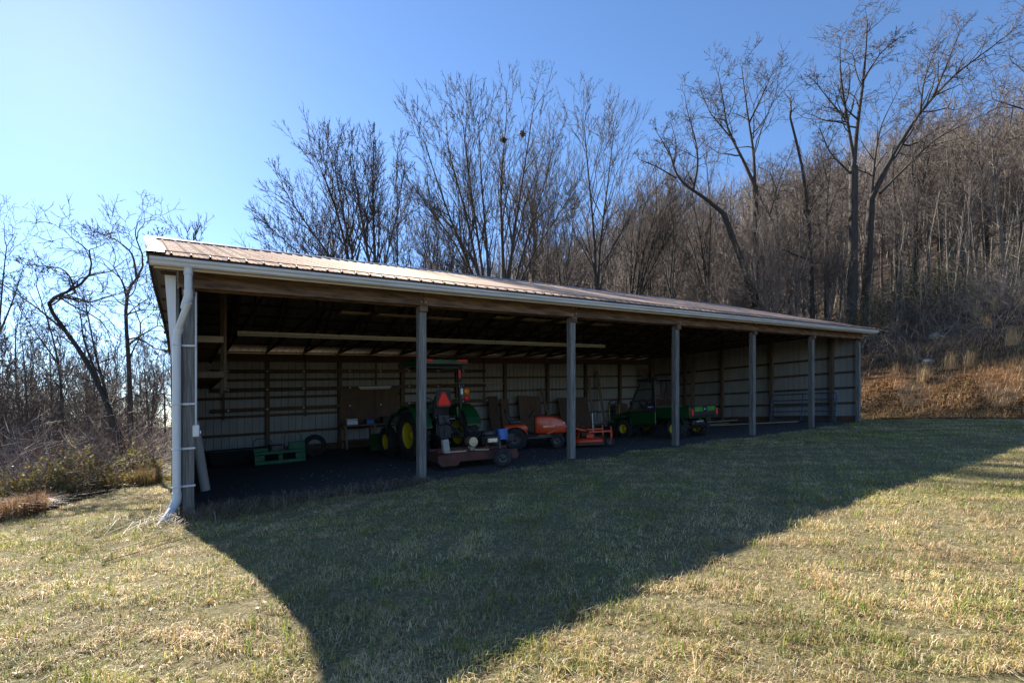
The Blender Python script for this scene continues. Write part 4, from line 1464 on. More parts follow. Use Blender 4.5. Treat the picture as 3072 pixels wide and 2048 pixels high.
def limb_tree(rng, limbs, twig_mat=None, bark=None, sides=7, **kw):
    """limbs: list of (points (k,3), r_base, r_tip); all resampled to 14 points"""
    Ps, Rs = [], []
    for (pts, ra, rb) in limbs:
        pts = np.asarray(pts, float)
        seg = np.concatenate([[0], np.cumsum(np.linalg.norm(np.diff(pts, axis=0), axis=1))])
        ti = np.linspace(0, seg[-1], 14)
        q = np.stack([np.interp(ti, seg, pts[:, k]) for k in range(3)], 1)
        for _ in range(2):
            q[1:-1] = (q[:-2] + 2 * q[1:-1] + q[2:]) / 4
        Ps.append(q)
        Rs.append(ra + (rb - ra) * np.linspace(0, 1, 14) ** .8)
    P = np.array(Ps)
    rad = np.array(Rs)
    Lp = np.linalg.norm(np.diff(P, axis=1), axis=2).sum(1)
    nb = kw.pop('bare', 0)                        # the first nb limbs carry no laterals (plain trunks)
    big, small, con = fork_crown(P[nb:], rad[nb:], Lp[nb:], rng, **kw)
    v, q = join([tubes(P, rad, sides)] + big)
    mt = np_mesh('trunk', v, [q], [bark or BARK], True)
    vs, qs = join(small)
    vc, fc = join(con)
    mc = np_mesh('crown', np.concatenate([vs, vc]), [qs, fc + len(vs)], [twig_mat or TWIG], False)
    return mt, mc


def stem_path(rng, base, h, lean=(0, 0), curve=(0, 0), n=12, wav=.02):
    """a stem from base, leaning by (dx,dy) per metre, bending by curve per metre squared"""
    t = np.linspace(0, 1, n)
    z = h * t
    x = base[0] + lean[0] * z + curve[0] * z * z + np.cumsum(rng.normal(0, wav * h / n, n))
    y = base[1] + lean[1] * z + curve[1] * z * z + np.cumsum(rng.normal(0, wav * h / n, n))
    x[0], y[0] = base[0], base[1]
    return np.stack([x, y, z], 1)


def put_tree(name, label, meshes, loc, group=None, rz=0, sc=1.0, cat='tree'):
    t = thing(name, label, cat, loc, rz, group)
    t.scale = (sc, sc, sc)
    new_obj('trunk', meshes[0], t)
    new_obj('crown', meshes[1], t)
    return t


def rt_lean(a_, b_=0.0):
    """lean a_ to the picture's right and b_ away from the camera, as ground-plan (dx,dy)"""
    return RT * a_ + FW * b_


# trees behind the barn, their main limbs given as photograph columns / rows at the tree's own distance
def limb3(poly, dep, x0, y0, z0):
    out = []
    for (px, py, aw) in poly:
        d_ = dep + aw
        x_, y_ = at_px(px, d_)
        out.append((x_ - x0, y_ - y0, CAM.z - (py - 1265) / 1500 * d_ - z0))
    return np.array(out)


HEROES = []


def hero(dep, base_px, trunk_top, trunk_r, limbs, seed, lab, group='bare trees behind the barn', name='bare_tree', zoff=-.15, f=1.0, **kw):
    rng_ = np.random.default_rng(seed)
    x0, y0 = at_px(base_px, dep)
    z0 = tz(x0, y0) + zoff
    pb = 1265 + (CAM.z - z0) / dep * 1500
    L_ = []
    nb = 0
    if trunk_top:
        L_.append((limb3([(base_px, pb, 0), (base_px * .6 + trunk_top[0] * .4 + 4, pb * .6 + trunk_top[1] * .4, 0), (trunk_top[0], trunk_top[1], 0)], dep, x0, y0, z0), trunk_r * .95, trunk_r * .72))
        nb = 1
    yf = trunk_top[1] if trunk_top else pb
    for (poly, ra, rb) in limbs:
        q_ = [(a_[0], yf + (a_[1] - yf) * f, (a_[2] if len(a_) > 2 else rng_.normal(0, .12) * k_)) for k_, a_ in enumerate(poly)]
        L_.append((limb3(q_, dep, x0, y0, z0), ra * .78, rb * .8))
    top = max(float(l_[0][:, 2].max()) for l_ in L_)
    ms = limb_tree(rng_, L_, bare=nb, **kw)
    HEROES.append((ms, top))
    return put_tree(name, lab, ms, (x0, y0, z0), group)


VASE = dict(first=15, levels=4, ang0=(14, 36), angf=(8, 26), ratio=.74, up=.05, wander=.07, l0=.27, twigs=3, fine=1, rmin=.0098, t0=.16)
OAK = dict(first=11, levels=4, ang0=(28, 62), angf=(14, 38), ratio=.74, up=.02, wander=.17, l0=.32, twigs=3, fine=1, rmin=.0098, t0=.2)
hero(23, 1085, (1075, 930), .19, [([(1075, 930), (1045, 760), (1012, 610), (975, 500), (945, 430)], .13, .025), ([(1075, 930), (1020, 800), (940, 680), (880, 590), (850, 530)], .11, .02),
                                 ([(1075, 930), (1060, 760), (1030, 620), (1010, 500), (1000, 430)], .10, .02), ([(1060, 900), (960, 800), (870, 720), (800, 650)], .08, .015)], 1,
     'bare tree fanning far left above the roof, leftmost behind the barn', f=0.92, **dict(VASE, first=19, up=.04))
hero(22.5, 1135, (1130, 920), .19, [([(1130, 920), (1100, 720), (1075, 560), (1058, 420)], .12, .025), ([(1130, 920), (1122, 700), (1118, 540), (1120, 410)], .13, .025), ([(1130, 920), (1160, 740), (1195, 600), (1205, 500)], .08, .02)], 2,
     'bare tree with forked upright stems above the left third of the roof', f=0.88, **dict(VASE, first=19))
hero(25, 1195, None, .1, [([(1195, 1290), (1192, 900), (1192, 650), (1190, 420)], .13, .02)], 3, 'slender straight bare tree between the two broad crowns', f=0.93, **dict(VASE, first=18, l0=.18))
hero(24, 1478, (1470, 1000), .26, [([(1470, 1000), (1420, 800), (1350, 600), (1300, 430), (1275, 340)], .14, .025), ([(1470, 1000), (1430, 760), (1390, 540), (1350, 400), (1340, 310)], .15, .025),
                                  ([(1470, 1000), (1445, 760), (1420, 560), (1400, 400), (1390, 280)], .13, .025), ([(1470, 1000), (1465, 760), (1450, 560), (1440, 390), (1436, 270)], .13, .025),
                                  ([(1440, 880), (1370, 690), (1290, 570), (1235, 480)], .09, .018)], 4, 'broad bare many-stemmed tree fanning left behind the barn middle', f=0.86, **dict(VASE, first=13))
hero(25, 1520, (1515, 1000), .26, [([(1515, 1000), (1510, 760), (1500, 500), (1520, 240)], .17, .025), ([(1515, 1000), (1535, 700), (1570, 450), (1598, 230)], .15, .025), ([(1515, 1000), (1560, 750), (1620, 540), (1660, 350)], .12, .02),
                                  ([(1530, 900), (1600, 720), (1680, 580), (1720, 500)], .09, .018)], 5, 'tallest bare tree of the middle group with two leaf nests high up', f=0.86, **dict(VASE, first=14))
hero(27, 1795, (1790, 960), .22, [([(1790, 960), (1785, 700), (1765, 460), (1752, 290)], .14, .025), ([(1790, 960), (1800, 700), (1825, 480), (1842, 310)], .12, .02), ([(1790, 900), (1830, 720), (1900, 600)], .07, .015)], 6,
     'narrow tall bare tree right of the middle group', f=0.88, **VASE)
hero(28, 1660, None, .1, [([(1660, 1290), (1650, 900), (1640, 700), (1650, 540)], .13, .02), ([(1660, 1100), (1690, 850), (1720, 680)], .09, .02)], 7, 'shorter bare tree filling the gap right of the middle group', **VASE)
hero(27, 1300, None, .1, [([(1300, 1290), (1310, 950), (1290, 760), (1270, 660)], .12, .02), ([(1305, 1050), (1330, 850), (1360, 700)], .09, .02)], 8, 'low twiggy bare tree between the left and middle groups', **VASE)
hero(24, 960, None, .1, [([(960, 1290), (940, 950), (890, 800), (830, 730)], .11, .02), ([(950, 1050), (900, 880), (820, 790)], .08, .02)], 9, 'low bare tree crouching just above the roof at its left end', **VASE)
hero(30, 2330, (2170, 640), .24, [([(2170, 640), (2110, 590), (2060, 560), (2030, 530), (2010, 460)], .17, .05), ([(2030, 535), (1970, 500), (1920, 480)], .07, .02), ([(2080, 565), (2095, 500), (2090, 430), (2060, 330), (2055, 290)], .10, .02),
                                 ([(2012, 470), (1985, 420), (1960, 380)], .06, .015), ([(2020, 500), (2030, 430), (2010, 360)], .06, .015)], 10, 'bare tree leaning left with crooked limbs above the roof, left of the oaks', **dict(OAK, first=7))
hero(31, 2262, (2264, 560), .27, [([(2264, 560), (2225, 470), (2180, 390), (2170, 300), (2155, 225)], .15, .025), ([(2264, 560), (2262, 460), (2245, 360), (2232, 260), (2225, 200)], .14, .025),
                                 ([(2247, 370), (2290, 280), (2325, 200)], .08, .02), ([(2190, 410), (2130, 340), (2105, 280)], .07, .02), ([(2310, 640), (2330, 570), (2310, 520)], .09, .02)], 11,
     'large bare oak left of the broken snag, spreading dark crown', **OAK)
hero(28, 2550, (2560, 500), .30, [([(2560, 500), (2572, 370), (2592, 230), (2600, 110), (2602, 60)], .18, .03), ([(2562, 480), (2540, 350), (2520, 220), (2520, 120)], .13, .025), ([(2550, 520), (2490, 460), (2460, 390)], .09, .02),
                                 ([(2590, 240), (2640, 160), (2700, 110)], .08, .02), ([(2545, 370), (2480, 290), (2440, 240)], .08, .02), ([(2575, 360), (2540, 330), (2520, 280)], .07, .02)], 12,
     'huge bare oak with straight dark trunk near the right, tallest crown', **OAK)
hero(28.6, 2585, (2613, 600), .27, [([(2613, 600), (2670, 480), (2750, 350), (2800, 290), (2870, 220)], .20, .06), ([(2870, 220), (2950, 160), (3030, 100)], .08, .02), ([(2800, 290), (2850, 170), (2880, 90)], .09, .02),
                                   ([(2613, 600), (2625, 470), (2640, 380), (2690, 280)], .11, .02), ([(2640, 580), (2740, 480), (2800, 420), (2900, 370)], .10, .02), ([(2760, 340), (2770, 250), (2800, 160)], .08, .02)], 13,
     'bare oak with one long heavy limb reaching far up to the right', **OAK)
hero(30, 3330, (3300, 480), .32, [([(3300, 480), (3200, 380), (3080, 330), (2980, 300)], .16, .02), ([(3300, 480), (3220, 260), (3150, 120), (3100, 40)], .15, .02), ([(3190, 360), (3100, 240), (3030, 180)], .1, .02)], 14,
     'bare tree reaching in from beyond the right picture edge', **OAK)
hero(33, 2740, (2745, 640), .2, [([(2745, 640), (2735, 500), (2740, 400)], .12, .02), ([(2745, 640), (2775, 520), (2800, 420)], .1, .02)], 15, 'bare tree with pale trunk right of the oaks, lower', **VASE)
hero(36, 2960, (2950, 560), .2, [([(2950, 560), (2930, 440), (2940, 360)], .12, .02), ([(2950, 560), (2990, 450), (3010, 380)], .1, .02)], 16, 'bare tree rising from the slope near the right edge', **VASE)
hero(29, 2425, None, .2, [([(2440, 1250), (2435, 800), (2420, 560), (2395, 440), (2370, 352)], .25, .07)], 17, 'dead broken-topped snag left of the huge oak', None, 'dead_tree', **dict(OAK, first=7, levels=3, l0=.13))
# a second row of tall trees filling the gaps: copies of the trees above, turned and scaled; (column, depth, top row, which)
ROW2 = [(1010, 31, 560, 1), (1250, 32, 570, 5), (1320, 34, 600, 1), (1400, 33, 480, 5), (1590, 34, 430, 1), (1690, 33, 520, 5), (1880, 34, 500, 3), (1950, 36, 560, 1), (2020, 33, 520, 5),
        (2120, 36, 430, 4), (2330, 34, 400, 10), (2410, 37, 470, 3), (2480, 36, 380, 10), (2690, 35, 330, 4), (2820, 38, 380, 10), (2890, 34, 420, 3), (3010, 37, 330, 10), (3060, 33, 420, 5)]
for k, (px, dep, ty_, hk) in enumerate(ROW2):
    x, y = at_px(px, dep)
    z = tz(x, y) - .15
    ms, top = HEROES[hk]
    need = CAM.z - (ty_ - 1265) / 1500 * dep - z
    put_tree('bare_tree', 'tall bare tree in the second row, left of the oaks' if px < 2100 else 'tall bare tree in the second row among and right of the oaks', ms, (x, y, z),
             'second-row trees behind the barn' if px < 2100 else 'second-row trees by the oaks', 1.1 + 2.3 * k, max(.45, need / (top * 1.12)))
# two clumps of dry leaves caught high in the tallest middle tree
for k, (px, py) in enumerate(((1512, 420), (1568, 402))):
    x, y = at_px(px, 25)
    rng_ = np.random.default_rng(900 + k)
    t = thing('leaf_nest', ['left dark squirrel nest of leaves high in the bare tree', 'right reddish leaf nest high in the bare tree'][k], 'nest', (x, y, CAM.z - (py - 1265) / 1500 * 25))
    nb_ = 110
    C_ = rng_.normal(0, .06, (nb_, 3))
    u_ = norm(rng_.normal(0, 1, (nb_, 3)))
    w_ = norm(np.cross(u_, rng_.normal(0, 1, (nb_, 3))))
    V_ = np.stack([C_ - u_ * .07, C_ + w_ * .04, C_ + u_ * .07, C_ - w_ * .04], 1).reshape(-1, 3)
    cc = np.array([(.06, .05, .032), (.13, .06, .035)][k]) * rng_.uniform(.7, 1.3, (nb_, 1))
    new_obj('leaf_mass', np_mesh('leaf_mass', V_, [np.arange(nb_ * 4).reshape(-1, 4)], [LEAF], False, np.repeat(cc, 4, 0)), t)['kind'] = 'stuff'

# left-hand trees with crooked trunks
CROOK = dict(first=9, levels=4, ang0=(30, 70), angf=(14, 40), ratio=.76, up=.02, wander=.2, l0=.28, twigs=3, fine=1, rmin=.0072, t0=.3, group='crooked trees left of the barn', name='crooked_tree')
hero(15, 372, None, .1, [([(372, 1360), (350, 1270), (300, 1150), (250, 1060), (200, 990), (140, 930), (128, 905), (160, 890), (225, 880), (262, 855), (285, 800), (268, 755)], .115, .025),
                         ([(215, 1010), (120, 930), (50, 880), (-30, 830)], .05, .012), ([(225, 880), (215, 835), (190, 805), (150, 800), (100, 795)], .04, .01), ([(300, 1150), (250, 1020), (240, 930), (230, 880)], .05, .012)],
     71, 'crooked bare tree leaning left with a looping trunk', zoff=-.3, **CROOK)
hero(16.5, 392, None, .1, [([(392, 1360), (390, 1220), (388, 1080), (380, 1000), (372, 930), (376, 870), (410, 835), (445, 815), (440, 770), (410, 720)], .12, .025), ([(380, 1040), (415, 1010), (470, 1050), (520, 1050)], .05, .012),
                           ([(376, 945), (420, 930), (480, 930)], .04, .01), ([(410, 835), (400, 760), (350, 720), (300, 700)], .05, .012), ([(440, 790), (470, 740), (490, 700)], .04, .01)],
     72, 'upright grey bare tree by the barn corner with wind-swept top', zoff=-.3, **CROOK)
hero(18, 340, None, .1, [([(345, 1360), (320, 1180), (290, 1080), (270, 980), (255, 900)], .10, .02), ([(310, 1130), (230, 1040), (170, 1000)], .05, .012)], 75, 'second leaning bare trunk just behind the crooked pair', zoff=-.3, **CROOK)
hero(19, 190, None, .1, [([(190, 1360), (186, 1180), (170, 1050), (140, 950), (110, 860)], .07, .02), ([(180, 1100), (110, 1000), (60, 930)], .05, .012)], 73, 'thin bare tree among brambles left of the crooked pair', zoff=-.3, **CROOK)
hero(21, -40, None, .1, [([(-40, 1360), (-20, 1150), (0, 950), (10, 820), (20, 740)], .12, .02), ([(-10, 1020), (40, 900), (70, 800)], .06, .012)], 74, 'bare tree at the left picture edge with fine hazy crown', zoff=-.3, **CROOK)

# smaller trees: a few shared meshes, copied
VAR = []
for k in range(5):
    rng = np.random.default_rng(300 + k)
    h = 8.6
    st_ = stem_path(rng, (0, 0), h, rng.normal(0, .06, 2), (0, 0), 10, .035)
    lm = [(st_, .11, .02)]
    if k % 3 == 1:
        lm.append((st_[2] + np.cumsum(np.vstack([np.zeros(3), np.tile([rng.normal(0, .16), rng.normal(0, .16), .85], (6, 1))]), 0), .07, .02))
    VAR.append(limb_tree(rng, lm, TWIG_HILL, BARK_HILL, 6, **(dict(VASE, first=15, levels=4, rmin=.012, l0=.30, fine=1, twigs=3, t0=.3) if k % 2 else dict(OAK, first=13, levels=4, rmin=.012, l0=.26, fine=1, twigs=3, t0=.3))))
rng = np.random.default_rng(8)
PLACED = []
TREE_LOC = []


def scatter_trees(n, pxr, depr, hr, group, label, mind=1.5, left_only=False, gate=None):
    cnt, tries = 0, 0
    while cnt < n and tries < n * 60:
        tries += 1
        px = rng.uniform(*pxr)
        dep = depr[0] * (depr[1] / depr[0]) ** rng.uniform(0, 1)
        x, y = at_px(px, dep)
        if gate and not gate(x, y):
            continue
        if any((x - a_) ** 2 + (y - b_) ** 2 < mind ** 2 for a_, b_ in PLACED):
            continue
        PLACED.append((x, y))
        k = int(rng.integers(len(VAR)))
        h = rng.uniform(*hr)
        put_tree('bare_tree', label, VAR[k], (x, y, tz(x, y) - .1), group, rng.uniform(0, 6.28), h / 10.0)
        cnt += 1


def hill_gate(x, y):
    return (x > 25.5 or y > 14) and not (x < 26 and y < 13)


scatter_trees(56, (1900, 3180), (26, 46), (7, 12), 'trees on the near hillside', 'bare tree on the near wooded slope right of the barn', 1.2, gate=lambda x, y: hill_gate(x, y) and x > 27.5)
scatter_trees(32, (1950, 3250), (33, 50), (10, 13.5), 'tall trees on the slope', 'tall bare tree standing on the slope right of the barn roof', 1.6, gate=lambda x, y: hill_gate(x, y) and x > 27)
scatter_trees(26, (1550, 2500), (27, 40), (7, 10.5), 'mid trees behind the barn', 'bare tree in the dense belt behind the barn, right of centre', 1.3, gate=hill_gate)
scatter_trees(50, (820, 2350), (25, 42), (5.5, 9.5), 'low trees behind the barn', 'low bare tree rising just above the barn roof', 1.6, gate=hill_gate)
scatter_trees(60, (-150, 540), (17.5, 46), (5, 9.5), 'thin trees left of the barn', 'thin bare tree in the thicket far left of the barn', 1.6)
scatter_trees(42, (1350, 3150), (46, 85), (11, 17), 'trees on the far hillside', 'bare tree on the distant wooded hillside', 2.2, gate=hill_gate)

# far wood: one mass of simple trees
rng = np.random.default_rng(21)
pts = []
while len(pts) < 1600:
    px = rng.uniform(1050, 3300)
    dep = 58 * (270 / 58) ** rng.uniform(0, 1)
    x, y = at_px(px, dep)
    if x > 10:
        pts.append((x, y))
pts = np.array(pts)
n = len(pts)
h = rng.uniform(9, 17, n)
base = np.stack([pts[:, 0], pts[:, 1], terr(pts[:, 0], pts[:, 1]) - .3], 1)
d0 = norm(np.stack([rng.normal(0, .06, n), rng.normal(0, .06, n), np.ones(n)], 1))
P0, r0 = grow(base, d0, h * .9, np.full(n, .15), 3, rng, .04, 0, .25)
p, d, L, r = spawn(P0, r0, h, 9, rng, (20, 50), .3, .98, .34, .5)
d = norm(d + np.array([0, 0, .15]))
v1, f1 = cones(p, d, L, np.full(len(p), .055))
t_ = rng.uniform(.15, .95, (len(p), 5, 1))
pp = (p[:, None] + d[:, None] * L[:, None, None] * t_).reshape(-1, 3)
dd = norm(np.repeat(d, 5, 0) + rng.normal(0, .4, (len(pp), 3)) + np.array([0, 0, .15]))
v2, f2 = cones(pp, dd, np.repeat(L, 5) * rng.uniform(.25, .55, len(pp)), np.full(len(pp), .028))
v0, q0 = tubes(P0, r0, 3)
fw_ = new_obj('far_wood', np_mesh('far_wood', np.concatenate([v0, v1, v2]), [q0, f1 + len(v0), f2 + len(v0) + len(v1)], [TWIG_HILL], False))
tag(fw_, 'bare grey-brown wood covering the distant hill', 'wood', kind='stuff')


# ------------------------------------------------------------------ undergrowth
def canes(name, label, P0_, L, seed, palette, r=(.003, .008), spread=.8, seg=4, sides=3, droop=-.16, m_=None, cat='brush', kids=3, wan=.14):
    rng_ = np.random.default_rng(seed)
    n_ = len(P0_)
    d_ = norm(np.stack([rng_.normal(0, spread, n_), rng_.normal(0, spread, n_), np.abs(rng_.normal(.8, .35, n_))], 1))
    rad_ = rng_.uniform(r[0], r[1], n_)
    P, rr_ = grow(P0_, d_, L, rad_, seg, rng_, wan, droop, .4)
    parts = [tubes(P, rr_, sides)]
    ncol = [np.repeat(np.arange(n_), (seg + 1) * sides)]
    if kids:
        p_, d2, L2, r2_ = spawn(P, rr_, L, kids, rng_, (25, 75), .2, .98, .45, .7)
        L2 = L2 * (.6 if wan < .1 else 1)
        vk, fk = cones(p_, norm(d2 + np.array([0, 0, droop * .8])), L2, np.maximum(r2_, r[0] * .8))
        ncol.append(np.repeat(np.repeat(np.arange(n_), kids), 4))
    v_, q_ = join(parts)
    fl_ = [q_]
    if kids:
        fl_ = [q_, fk + len(v_)]
        v_ = np.concatenate([v_, vk])
    pal = np.array(palette)
    ci = pal[rng_.integers(len(pal), size=n_)] * rng_.uniform(.75, 1.2, (n_, 1))
    o_ = new_obj(name, np_mesh(name, v_, fl_, [m_ or CANE], False, ci[np.concatenate(ncol)]))
    return tag(o_, label, cat, kind='stuff')


def area_pts(n_, seed, fx_, keep):
    rng_ = np.random.default_rng(seed)
    out = []
    tot = 0
    while tot < n_:
        q_ = fx_(rng_, n_ * 2)
        q_ = q_[keep(q_[:, 0], q_[:, 1])]
        out.append(q_)
        tot += len(q_)
    q_ = np.concatenate(out)[:n_]
    return np.stack([q_[:, 0], q_[:, 1], terr(q_[:, 0], q_[:, 1])], 1)


def cam_fan(px0, px1, d0_, d1_):
    def f(rng_, n_):
        px = rng_.uniform(px0, px1, n_)
        dep = d0_ * (d1_ / d0_) ** rng_.uniform(0, 1, n_)
        xy = np.array([CAM.x, CAM.y])[None] + dep[:, None] * (FW[None] + RT[None] * ((px - 1536) / 1500)[:, None])
        return xy
    return f


def dl(x, y):
    return (x + .28) * -.916 + (y - 6.1) * .402


PAL_L = [(.16, .115, .10), (.22, .17, .15), (.30, .25, .22), (.13, .075, .06), (.20, .12, .09)]
p_ = area_pts(5300, 31, cam_fan(-150, 545, 9.5, 30), lambda x, y: (dl(x, y) > .9) & (x < -.7))
p_2 = area_pts(3900, 131, cam_fan(-200, 560, 19, 48), lambda x, y: (x < -1.5))
canes('left_thicket', 'dense leafless thicket of saplings far left behind the brambles', p_2, RNG.uniform(2.4, 6.0, len(p_2)), 132, [(.06, .047, .04), (.09, .07, .06), (.13, .10, .085)], (.008, .018), .30, droop=.0)
canes('bramble_thicket', 'tangled grey-brown bramble thicket left of the barn', p_, RNG.uniform(1.0, 2.9, len(p_)) * np.clip(.6 + dl(p_[:, 0], p_[:, 1]) * .12, .6, 1.25), 32, PAL_L, (.004, .010), .6)
PAL_R = [(.10, .085, .075), (.15, .12, .10), (.20, .165, .14), (.08, .065, .055), (.26, .21, .17)]
p_ = area_pts(3900, 33, cam_fan(2050, 3200, 21, 44), lambda x, y: (x > 25.3 + .6 * np.sin(1.7 * y) + 1.2 * (np.sin(.9 * y + 1) > .5)) & (y > -9))
canes('hillside_brush', 'dark leafless brush covering the slope behind the clay bank', p_, RNG.uniform(.8, 2.8, len(p_)), 34, PAL_R, (.006, .014), .45, droop=-.06)
p_ = area_pts(2700, 35, cam_fan(600, 2500, 21, 46), lambda x, y: (y > 12.5) & (x < 40))
canes('back_brush', 'leafless brush and saplings growing behind the barn', p_, RNG.uniform(1.5, 4.6, len(p_)), 36, PAL_R, (.008, .016), .30, droop=.0)
# thin pale saplings on the slope
p_ = area_pts(150, 37, cam_fan(2150, 3150, 24, 42), lambda x, y: (x > 27) & (y > -8))
canes('pale_saplings', 'thin pale sapling stems rising on the slope', p_, RNG.uniform(3, 7, len(p_)), 38, [(.22, .185, .155), (.17, .14, .118)], (.012, .024), .06, seg=6, droop=.05, kids=4, wan=.035)


def leaves(name, label, C_, seed, size, palette, cat, m_=LEAF, flat=False):
    rng_ = np.random.default_rng(seed)
    n_ = len(C_)
    u = norm(rng_.normal(0, 1, (n_, 3)) * ([1, 1, .25] if flat else [1, 1, 1]))
    w = norm(np.cross(u, rng_.normal(0, 1, (n_, 3)) * ([.3, .3, 0] if flat else [1, 1, 1]) + ([0, 0, 1] if flat else [0, 0, 0])))
    s = rng_.uniform(size[0], size[1], (n_, 1))
    V_ = np.stack([C_ - u * s, C_ + w * s * .5 + u * s * .1, C_ + u * s, C_ - w * s * .5 + u * s * .1], 1).reshape(-1, 3)
    F_ = np.arange(n_ * 4).reshape(-1, 4)
    pal = np.array(palette)
    ci = pal[rng_.integers(len(pal), size=n_)] * rng_.uniform(.7, 1.25, (n_, 1))
    o_ = new_obj(name, np_mesh(name, V_, [F_], [m_], False, np.repeat(ci, 4, 0)))
    return o_


# evergreen honeysuckle mounds in the brambles: one thing each
def bush(px, dep, w, h, seed, lab, pal, n_=3500, zoff=0, name='green_bush', size=(.018, .04)):
    rng_ = np.random.default_rng(seed)
    x, y = at_px(px, dep)
    t_ = thing(name, lab, 'bush', (x, y, tz(x, y) + zoff))
    a_ = rng_.uniform(0, 2 * math.pi, n_)
    cz = rng_.uniform(0, 1, n_)
    lump = 1 + .3 * np.sin(3 * a_ + seed) + .3 * np.sin(5 * a_ + 7 * cz) + .25 * np.sin(11 * a_ + 13 * cz + seed)
    rr_ = w * np.sqrt(np.maximum(1 - cz ** 2, .02)) * lump * rng_.uniform(.45, 1, n_) ** .4
    C_ = np.stack([rr_ * np.cos(a_), rr_ * np.sin(a_), h * cz * rng_.uniform(.6, 1.1, n_) * (1 + .25 * np.sin(4 * a_ + seed))], 1)
    o_ = leaves('foliage', '', C_, seed + 1, size, pal, '')
    o_.parent = t_
    n2 = 60
    st0 = np.stack([rng_.normal(0, w * .15, n2), rng_.normal(0, w * .15, n2), np.zeros(n2)], 1)
    d_ = norm(np.stack([rng_.normal(0, .6, n2), rng_.normal(0, .6, n2), np.ones(n2)], 1))
    P, rr2 = grow(st0, d_, np.full(n2, h * .9), np.full(n2, .008), 4, rng_, .15, 0, .4)
    v_, q_ = tubes(P, rr2, 3)
    new_obj('stems', np_mesh('stems', v_, [q_], [TWIG], True), t_)
    return t_


PG = [(.10, .12, .03), (.16, .16, .045), (.22, .20, .06), (.09, .085, .03), (.28, .22, .08), (.20, .13, .07), (.14, .09, .05)]
bush(235, 10.6, .85, 1.05, 41, 'olive green leafy bush at the foot of the crooked trees', PG, 3000)
bush(125, 10.0, .75, .85, 43, 'olive green leafy mound at left beside the rust-brown grass', PG, 2300)
bush(15, 9.8, .7, .85, 45, 'green leafy mound cut by the left picture edge', PG, 1900)
bush(415, 12.2, .8, .8, 47, 'sparse olive bush beside the barn corner', PG, 1300)
PC = [(.045, .06, .022), (.06, .075, .03), (.085, .085, .035), (.10, .085, .035)]
bush(2735, 26.5, 1.5, 3.0, 51, 'dark evergreen shrub in the brush above the bank', PC, 2600, name='evergreen_shrub', size=(.03, .07))
bush(2840, 28.5, 1.4, 3.1, 53, 'taller dark evergreen shrub right of the first one', PC, 2400, name='evergreen_shrub', size=(.03, .07))
bush(2610, 26.0, 1.0, 2.6, 55, 'yellowish evergreen shrub just right of the barn end', [(.10, .10, .035), (.14, .12, .045), (.08, .075, .03)], 1700, name='evergreen_shrub', size=(.03, .06))
bush(3040, 30.0, 1.6, 3.2, 57, 'dark evergreen shrub at the right picture edge', PC, 2200, name='evergreen_shrub', size=(.03, .07))

# rust-brown dead weeds at the left, tan broom grass on the bank
def blades(P_, L, lean, seed, pal, w=(.002, .004), name='blades', m_=STRAW, simple=False):
    rng_ = np.random.default_rng(seed)
    n_ = len(P_)
    a_ = rng_.uniform(0, 2 * math.pi, n_)
    dirn = np.stack([np.cos(a_), np.sin(a_), np.zeros(n_)], 1)
    side = np.stack([-np.sin(a_), np.cos(a_), np.zeros(n_)], 1)
    L = np.asarray(L)[:, None]
    ln = np.asarray(lean)[:, None] * rng_.uniform(.2, 1.3, (n_, 1))
    ww = rng_.uniform(w[0], w[1], (n_, 1))
    upv = np.array([0, 0, 1.])
    b0 = P_ - side * ww
    b1 = P_ + side * ww
    md = P_ + L * (.55 * upv + .3 * ln * dirn)
    tp = P_ + L * ((1 - .35 * ln) * upv + ln * dirn)
    if simple:
        V_ = np.stack([b0, b1, P_ + L * (.75 * upv * (1 - .3 * np.minimum(ln, 1.5)) + .75 * ln * dirn)], 1).reshape(-1, 3)
        pal = np.array(pal)
        ci = pal[rng_.integers(len(pal), size=n_)] * rng_.uniform(.75, 1.25, (n_, 1))
        return np_mesh(name, V_, [np.arange(n_ * 3).reshape(-1, 3)], [m_], False, np.repeat(ci, 3, 0))
    V_ = np.stack([b0, b1, md + side * ww * .8, md - side * ww * .8, tp], 1).reshape(-1, 3)
    i = np.arange(n_)[:, None] * 5
    Q_ = i + np.array([[0, 1, 2, 3]])
    T_ = i + np.array([[3, 2, 4]])
    pal = np.array(pal)
    ci = pal[rng_.integers(len(pal), size=n_)] * rng_.uniform(.75, 1.25, (n_, 1))
    return np_mesh(name, V_, [Q_, T_], [m_], False, np.repeat(ci, 5, 0))


p_ = area_pts(6000, 61, cam_fan(-120, 135, 7.6, 9.6), lambda x, y: (dl(x, y) > .0) & (dl(x, y) < 1.2 + .3 * np.sin(3 * y)))
o = new_obj('dead_weeds', blades(p_, RNG.uniform(.15, .5, len(p_)), RNG.uniform(.5, 1.4, len(p_)), 62, [(.30, .16, .085), (.38, .22, .12), (.24, .13, .065), (.42, .30, .17)], (.003, .006)))
tag(o, 'rust-brown dead weeds along the lawn edge at left', 'weeds', kind='stuff')
p_ = area_pts(5000, 63, cam_fan(230, 520, 11.0, 16.5), lambda x, y: (dl(x, y) > -.15) & (dl(x, y) < 1.2) & (x < -.5))
o = new_obj('dead_weeds', blades(p_, RNG.uniform(.15, .5, len(p_)), RNG.uniform(.3, 1.0, len(p_)), 64, [(.28, .17, .09), (.36, .25, .14), (.22, .16, .07), (.16, .15, .05)], (.003, .006)))
tag(o, 'short brown weeds between the lawn and the olive bushes', 'weeds', kind='stuff')
